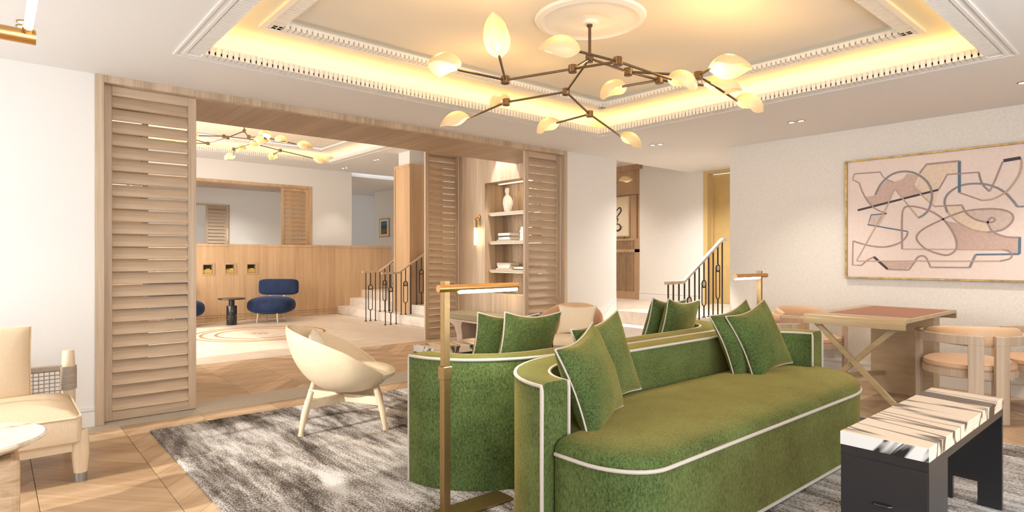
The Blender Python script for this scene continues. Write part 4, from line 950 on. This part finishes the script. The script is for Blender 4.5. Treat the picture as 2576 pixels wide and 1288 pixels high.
# seat cushion with grain leather and welt
def cushion(lo, hi, rad, crown, m, nm, parent):
    x0, y0, z0 = lo; x1, y1, z1 = hi; n = 10
    def rr(d, z):
        P = []
        for cx, cy, a0 in ((x1 - rad, y1 - rad, 0), (x0 + rad, y1 - rad, 90), (x0 + rad, y0 + rad, 180), (x1 - rad, y0 + rad, 270)):
            for k in range(6):
                a = R(a0 + 90 * k / 5); P.append((cx + (rad) * math.cos(a), cy + rad * math.sin(a)))
        cx, cy = (x0 + x1) / 2, (y0 + y1) / 2; sx = 1 - 2 * d / (x1 - x0); sy = 1 - 2 * d / (y1 - y0)
        return [(cx + (p[0] - cx) * sx, cy + (p[1] - cy) * sy, z) for p in P]
    return MB().grid([rr(.012, z0), rr(.0, z0 + .015), rr(.0, z1 - .012), rr(.008, z1), rr(.06, z1 + crown * .5), rr(.16, z1 + crown * .85), rr(.27, z1 + crown)], closed_u=True, cap0=True, cap1=True).build(nm, m, parent, smooth=True)
sc_ = cushion((-.37, 4.56, .245), (.425, 5.36, .405), .035, .075, M['beige_leather'], 'seat_cushion', t)
wl_ = [(-.335, 4.562), (.39, 4.562), (.42, 4.59), (.424, 5.33)]
MB().tube([(p[0], p[1], .408) for p in wl_], .007, 8).build('welt', M['cream'], t, smooth=True)
pillow('back_cushion', 'plump beige back cushion of the left armchair', (-.13, 5.25, .675), 0, 9, .66, .50, .19, M['beige_leather'], M['cream'], cat='cushion', pinch=.015, pw=.24)

# ---- marble side table
t = thing('side_table', 'round marble side table on a travertine block at the lower left', 'table', (-.10, 3.97, 0))
MB().lathe([(.14, .415), (.25, .455), (.315, .485), (.32, .497), (.31, .505)], 48).build('top', M['marble_top'], t, smooth=True)
box('block', (-.205, -.205, 0), (.205, .205, .42), M['travertine'], t, .035, seg=3)

# ---- painting
t = thing('painting', 'large pink abstract painting with looping lines in a gilt frame', 'painting', (7.72, 2.80, 1.165), world=False)
PW, PH = 2.05, 1.352
def pp(u, v, d=0): return (-.03 - d, -u, v)
bx = lambda nm, u0, u1, v0, v1, d0, d1, m: box(nm, (-d1, -u1, v0), (-d0, -u0, v1), m, t, .002)
bx('canvas', 0, PW, 0, PH, .008, .03, M['canvas'])
bx('frame_rail', -.022, PW + .022, -.018, 0, 0, .045, M['frame_gold']); bx('frame_rail', -.022, PW + .022, PH, PH + .018, 0, .045, M['frame_gold'])
bx('frame_rail', -.022, 0, 0, PH, 0, .045, M['frame_gold']); bx('frame_rail', PW, PW + .022, 0, PH, 0, .045, M['frame_gold'])
PC = {'dark': (.075, .06, .075), 'mauve': (.40, .29, .27), 'blue': (.12, .19, .27), 'grey': (.29, .27, .28), 'ochre': (.55, .40, .30), 'fmauve': (.60, .45, .40), 'fcream': (.78, .64, .52), 'fgrey': (.66, .54, .49)}
PM = {k: plain('paint_' + k, v, .8, vary=.08, scale=30) for k, v in PC.items()}
STROKES=[('dark',0.016,0,[(0.113,0.781),(0.909,0.955)]),
('mauve',0.01,0,[(0.078,1.212),(0.352,1.205)]),
('mauve',0.007,1,[(0.352,1.205),(0.374,1.157),(0.409,1.119),(0.474,1.081)]),
('mauve',0.009,0,[(0.078,1.212),(0.058,1.146),(0.132,1.098)]),
('mauve',0.01,1,[(0.132,1.098),(0.162,0.999),(0.221,0.88),(0.311,0.781),(0.418,0.726)]),
('blue',0.01,0,[(0.418,0.726),(0.257,0.72),(0.221,0.608),(0.625,0.516)]),
('mauve',0.012,1,[(0.625,0.516),(0.607,0.455),(0.547,0.394),(0.437,0.354),(0.336,0.349),(0.208,0.372),(0.062,0.422)]),
('mauve',0.01,0,[(0.062,0.422),(0.058,0.138),(0.153,0.135),(0.208,0.192),(0.285,0.235)]),
('dark',0.018,0,[(0.285,0.235),(0.427,0.093)]),
('mauve',0.01,0,[(0.427,0.093),(0.631,0.089)]),
('mauve',0.012,1,[(0.631,0.089),(0.678,0.161),(0.719,0.229),(0.759,0.246),(0.794,0.229),(0.822,0.169),(0.837,0.122)]),
('mauve',0.01,0,[(0.837,0.122),(1.182,0.124)]),
('grey',0.016,0,[(1.182,0.124),(1.233,0.258)]),
('blue',0.012,0,[(1.233,0.258),(1.583,0.263)]),
('blue',0.016,0,[(1.583,0.263),(1.585,0.431)]),
('mauve',0.012,1,[(1.585,0.427),(1.478,0.437),(1.38,0.486),(1.34,0.556),(1.335,0.6),(1.365,0.633),(1.392,0.613),(1.375,0.59),(1.33,0.588),(1.228,0.624),(1.155,0.692),(1.115,0.778)]),
('mauve',0.01,0,[(1.115,0.778),(0.873,0.778)]),
('ochre',0.01,0,[(0.873,0.778),(0.684,0.99)]),
('grey',0.015,1,[(0.298,0.945),(0.362,1.074),(0.474,1.168),(0.607,1.185),(0.725,1.135),(0.817,1.032),(0.851,0.909),(0.828,0.764),(0.782,0.699),(0.725,0.662)]),
('ochre',0.01,0,[(0.725,0.662),(0.504,0.992)]),
('ochre',0.009,0,[(0.102,0.192),(0.311,0.597),(0.412,0.789),(0.492,0.993)]),
('ochre',0.009,0,[(0.102,0.185),(1.429,0.192)]),
('mauve',0.01,1,[(1.429,0.192),(1.507,0.217),(1.524,0.256),(1.498,0.297),(1.449,0.306)]),
('ochre',0.008,0,[(1.449,0.306),(0.571,0.322)]),
('mauve',0.012,1,[(0.569,0.322),(0.567,0.49),(0.567,0.628),(0.577,0.752),(0.619,0.794),(0.725,0.779),(0.851,0.722),(0.951,0.637),(1.028,0.516),(1.068,0.398),(1.06,0.307),(0.995,0.255),(0.907,0.269),(0.794,0.323),(0.719,0.405),(0.713,0.473),(0.782,0.545),(0.951,0.637),(1.124,0.707),(1.31,0.725),(1.449,0.709),(1.526,0.659),(1.526,0.586),(1.449,0.508),(1.33,0.487)]),
('ochre',0.009,1,[(1.33,0.487),(1.208,0.517),(1.081,0.599),(0.989,0.708)]),
('grey',0.014,1,[(0.989,0.708),(0.965,0.821),(1.0,0.91),(1.103,0.98),(1.228,0.992),(1.35,0.964),(1.459,0.892),(1.536,0.788),(1.565,0.733)]),
('grey',0.012,0,[(1.565,0.733),(1.621,0.731)]),
('blue',0.018,0,[(1.095,1.242),(1.095,0.909)]),
('mauve',0.01,0,[(1.095,0.909),(1.285,0.814)]),
('ochre',0.012,1,[(1.285,0.814),(1.38,0.824),(1.488,0.896),(1.569,1.024),(1.598,1.13),(1.595,1.21)]),
('dark',0.022,0,[(1.459,1.2),(1.593,1.213)]),
('mauve',0.01,0,[(1.454,1.196),(1.39,1.004),(1.348,0.901)]),
('grey',0.012,1,[(1.348,0.901),(1.3,0.962),(1.274,1.028),(1.259,1.106)]),
('mauve',0.01,0,[(1.259,1.106),(0.989,1.111),(0.912,0.957)]),
('mauve',0.013,0,[(1.095,1.242),(0.8,1.242),(0.736,1.148)])]
FILLS=[('fmauve',[(0.195,0.932),(0.298,0.942),(0.362,1.046),(0.424,1.117),(0.498,1.082),(0.571,1.103),(0.619,1.16),(0.731,1.128),(0.687,1.03),(0.782,0.928),(0.571,0.883),(0.502,0.992),(0.431,0.851),(0.273,0.815)]),
('fcream',[(1.115,0.778),(1.155,0.692),(1.228,0.624),(1.33,0.588),(1.36,0.493),(1.259,0.496),(1.124,0.565),(1.017,0.674),(0.968,0.795)]),
('fmauve',[(1.068,0.398),(1.028,0.516),(0.979,0.616),(1.081,0.59),(1.208,0.508),(1.36,0.483),(1.429,0.447),(1.583,0.424),(1.583,0.266),(1.522,0.266),(1.449,0.306),(1.065,0.317)]),
('fgrey',[(1.155,0.702),(1.33,0.718),(1.469,0.697),(1.526,0.635),(1.507,0.562),(1.429,0.503),(1.36,0.493),(1.335,0.594),(1.228,0.624)]),
('fcream',[(0.701,1.002),(0.8,1.232),(1.095,1.229),(1.095,1.1),(0.989,1.108),(0.912,0.957),(0.873,0.781),(0.782,0.914)]),
('fgrey',[(0.26,0.713),(0.412,0.722),(0.336,0.582),(0.224,0.612)]),
('fmauve',[(0.433,0.096),(0.607,0.091),(0.678,0.174),(0.349,0.183)])]

for i, (k, poly) in enumerate(FILLS):
    mb = MB(); d = .0008 + .0001 * i; n = len(poly)
    mb.v = [pp(u, v, d) for u, v in poly]; mb.f = [tuple(range(n))]; mb.build('painted_area', PM[k], t)
for i, (k, wd, cv, pts) in enumerate(STROKES):
    P = [Vector((p[0], p[1], 0)) for p in pts]
    if cv: P = [Vector(p) for p in catmull(P, 8)]
    L_, R_ = [], []
    for j in range(len(P)):
        a = P[max(0, j - 1)]; b_ = P[min(len(P) - 1, j + 1)]; tt = (b_ - a).normalized(); nn = Vector((-tt.y, tt.x, 0)) * wd * .72
        L_.append(P[j] + nn); R_.append(P[j] - nn)
    d = .0025 + .00004 * i
    MB().grid([[pp(q.x, q.y, d) for q in L_], [pp(q.x, q.y, d) for q in R_]]).build('painted_line', PM[k], t)

# ---- small pictures and signs
t = thing('framed_photo', 'small framed dark photograph with blue sky in the corridor', 'picture', (9.97, 18.05, 2.06))
m, nt, b = mat('photo_print'); vz = coords(nt, kind='Object'); sp = N(nt, 'ShaderNodeSeparateXYZ'); nt.links.new(vz, sp.inputs[0])
f1 = noise(nt, vz, 14, 5, .7); ma = N(nt, 'ShaderNodeMath', operation='MULTIPLY_ADD'); ma.inputs[1].default_value = .28; nt.links.new(f1, ma.inputs[0]); nt.links.new(sp.outputs[2], ma.inputs[2])
nt.links.new(ramp(nt, ma.outputs[0], [(.15, (.01, .01, .01)), (.34, (.20, .13, .03)), (.48, (.02, .03, .02)), (.60, (.03, .18, .36)), (.72, (.01, .07, .19))]), b.inputs['Base Color'])
box('frame', (-.03, -.34, 0), (0, .34, .63), M['oak_warm'], t); box('mat_board', (-.034, -.29, .045), (-.03, .29, .585), M['paper'], t); box('print', (-.037, -.20, .10), (-.034, .20, .53), m, t)
t = thing('calligraphy_art', 'cream picture with black brush strokes on the panelled hall wall', 'picture', (9.49, 7.60, 1.80))
box('frame', (-.03, -.17, 0), (.01, .55, .80), M['oak_z'], t); box('sheet', (-.034, -.15, .02), (-.03, .53, .78), plain('cream_paper', (.70, .58, .42), .8), t)
for pts, wd in (([(0, .16, .50), (0, .06, .58), (0, .02, .52), (0, .08, .44), (0, .14, .38)], .030), ([(0, .16, .34), (0, .10, .36), (0, .12, .28)], .022), ([(0, .15, .26), (0, .06, .24), (0, .03, .17), (0, .10, .12), (0, .16, .14)], .036), ([(0, -.02, .20), (0, .03, .18)], .012), ([(0, 0, .16), (0, .04, .155)], .010)):
    cc = catmull([Vector(p) for p in pts], 6); MB().tube([(-.036, p[1], p[2]) for p in cc], [wd * (.45 + .55 * math.sin(math.pi * i / (len(cc) - 1))) / 2 for i in range(len(cc))], 6).build('brush_stroke', M['iron'], t)
t = thing('wall_sign', 'list of dark lettered lines on the white corridor end wall', 'sign', (11.36, 22.98, 1.65))
for i in range(7):
    z = .66 - i * .097
    box('text_line', (-.26, -.006, z), (.22, 0, z + .022), M['iron'], t)
    for x, n in ((-.24, 4), (.06, 4)):
        for q in range(n): box('letter', (x + q * .03, -.006, z + .032), (x + q * .03 + .022, 0, z + .055), M['grey_cap'], t)

for o in bpy.data.objects:
    if '_w' in o: del o['_w']
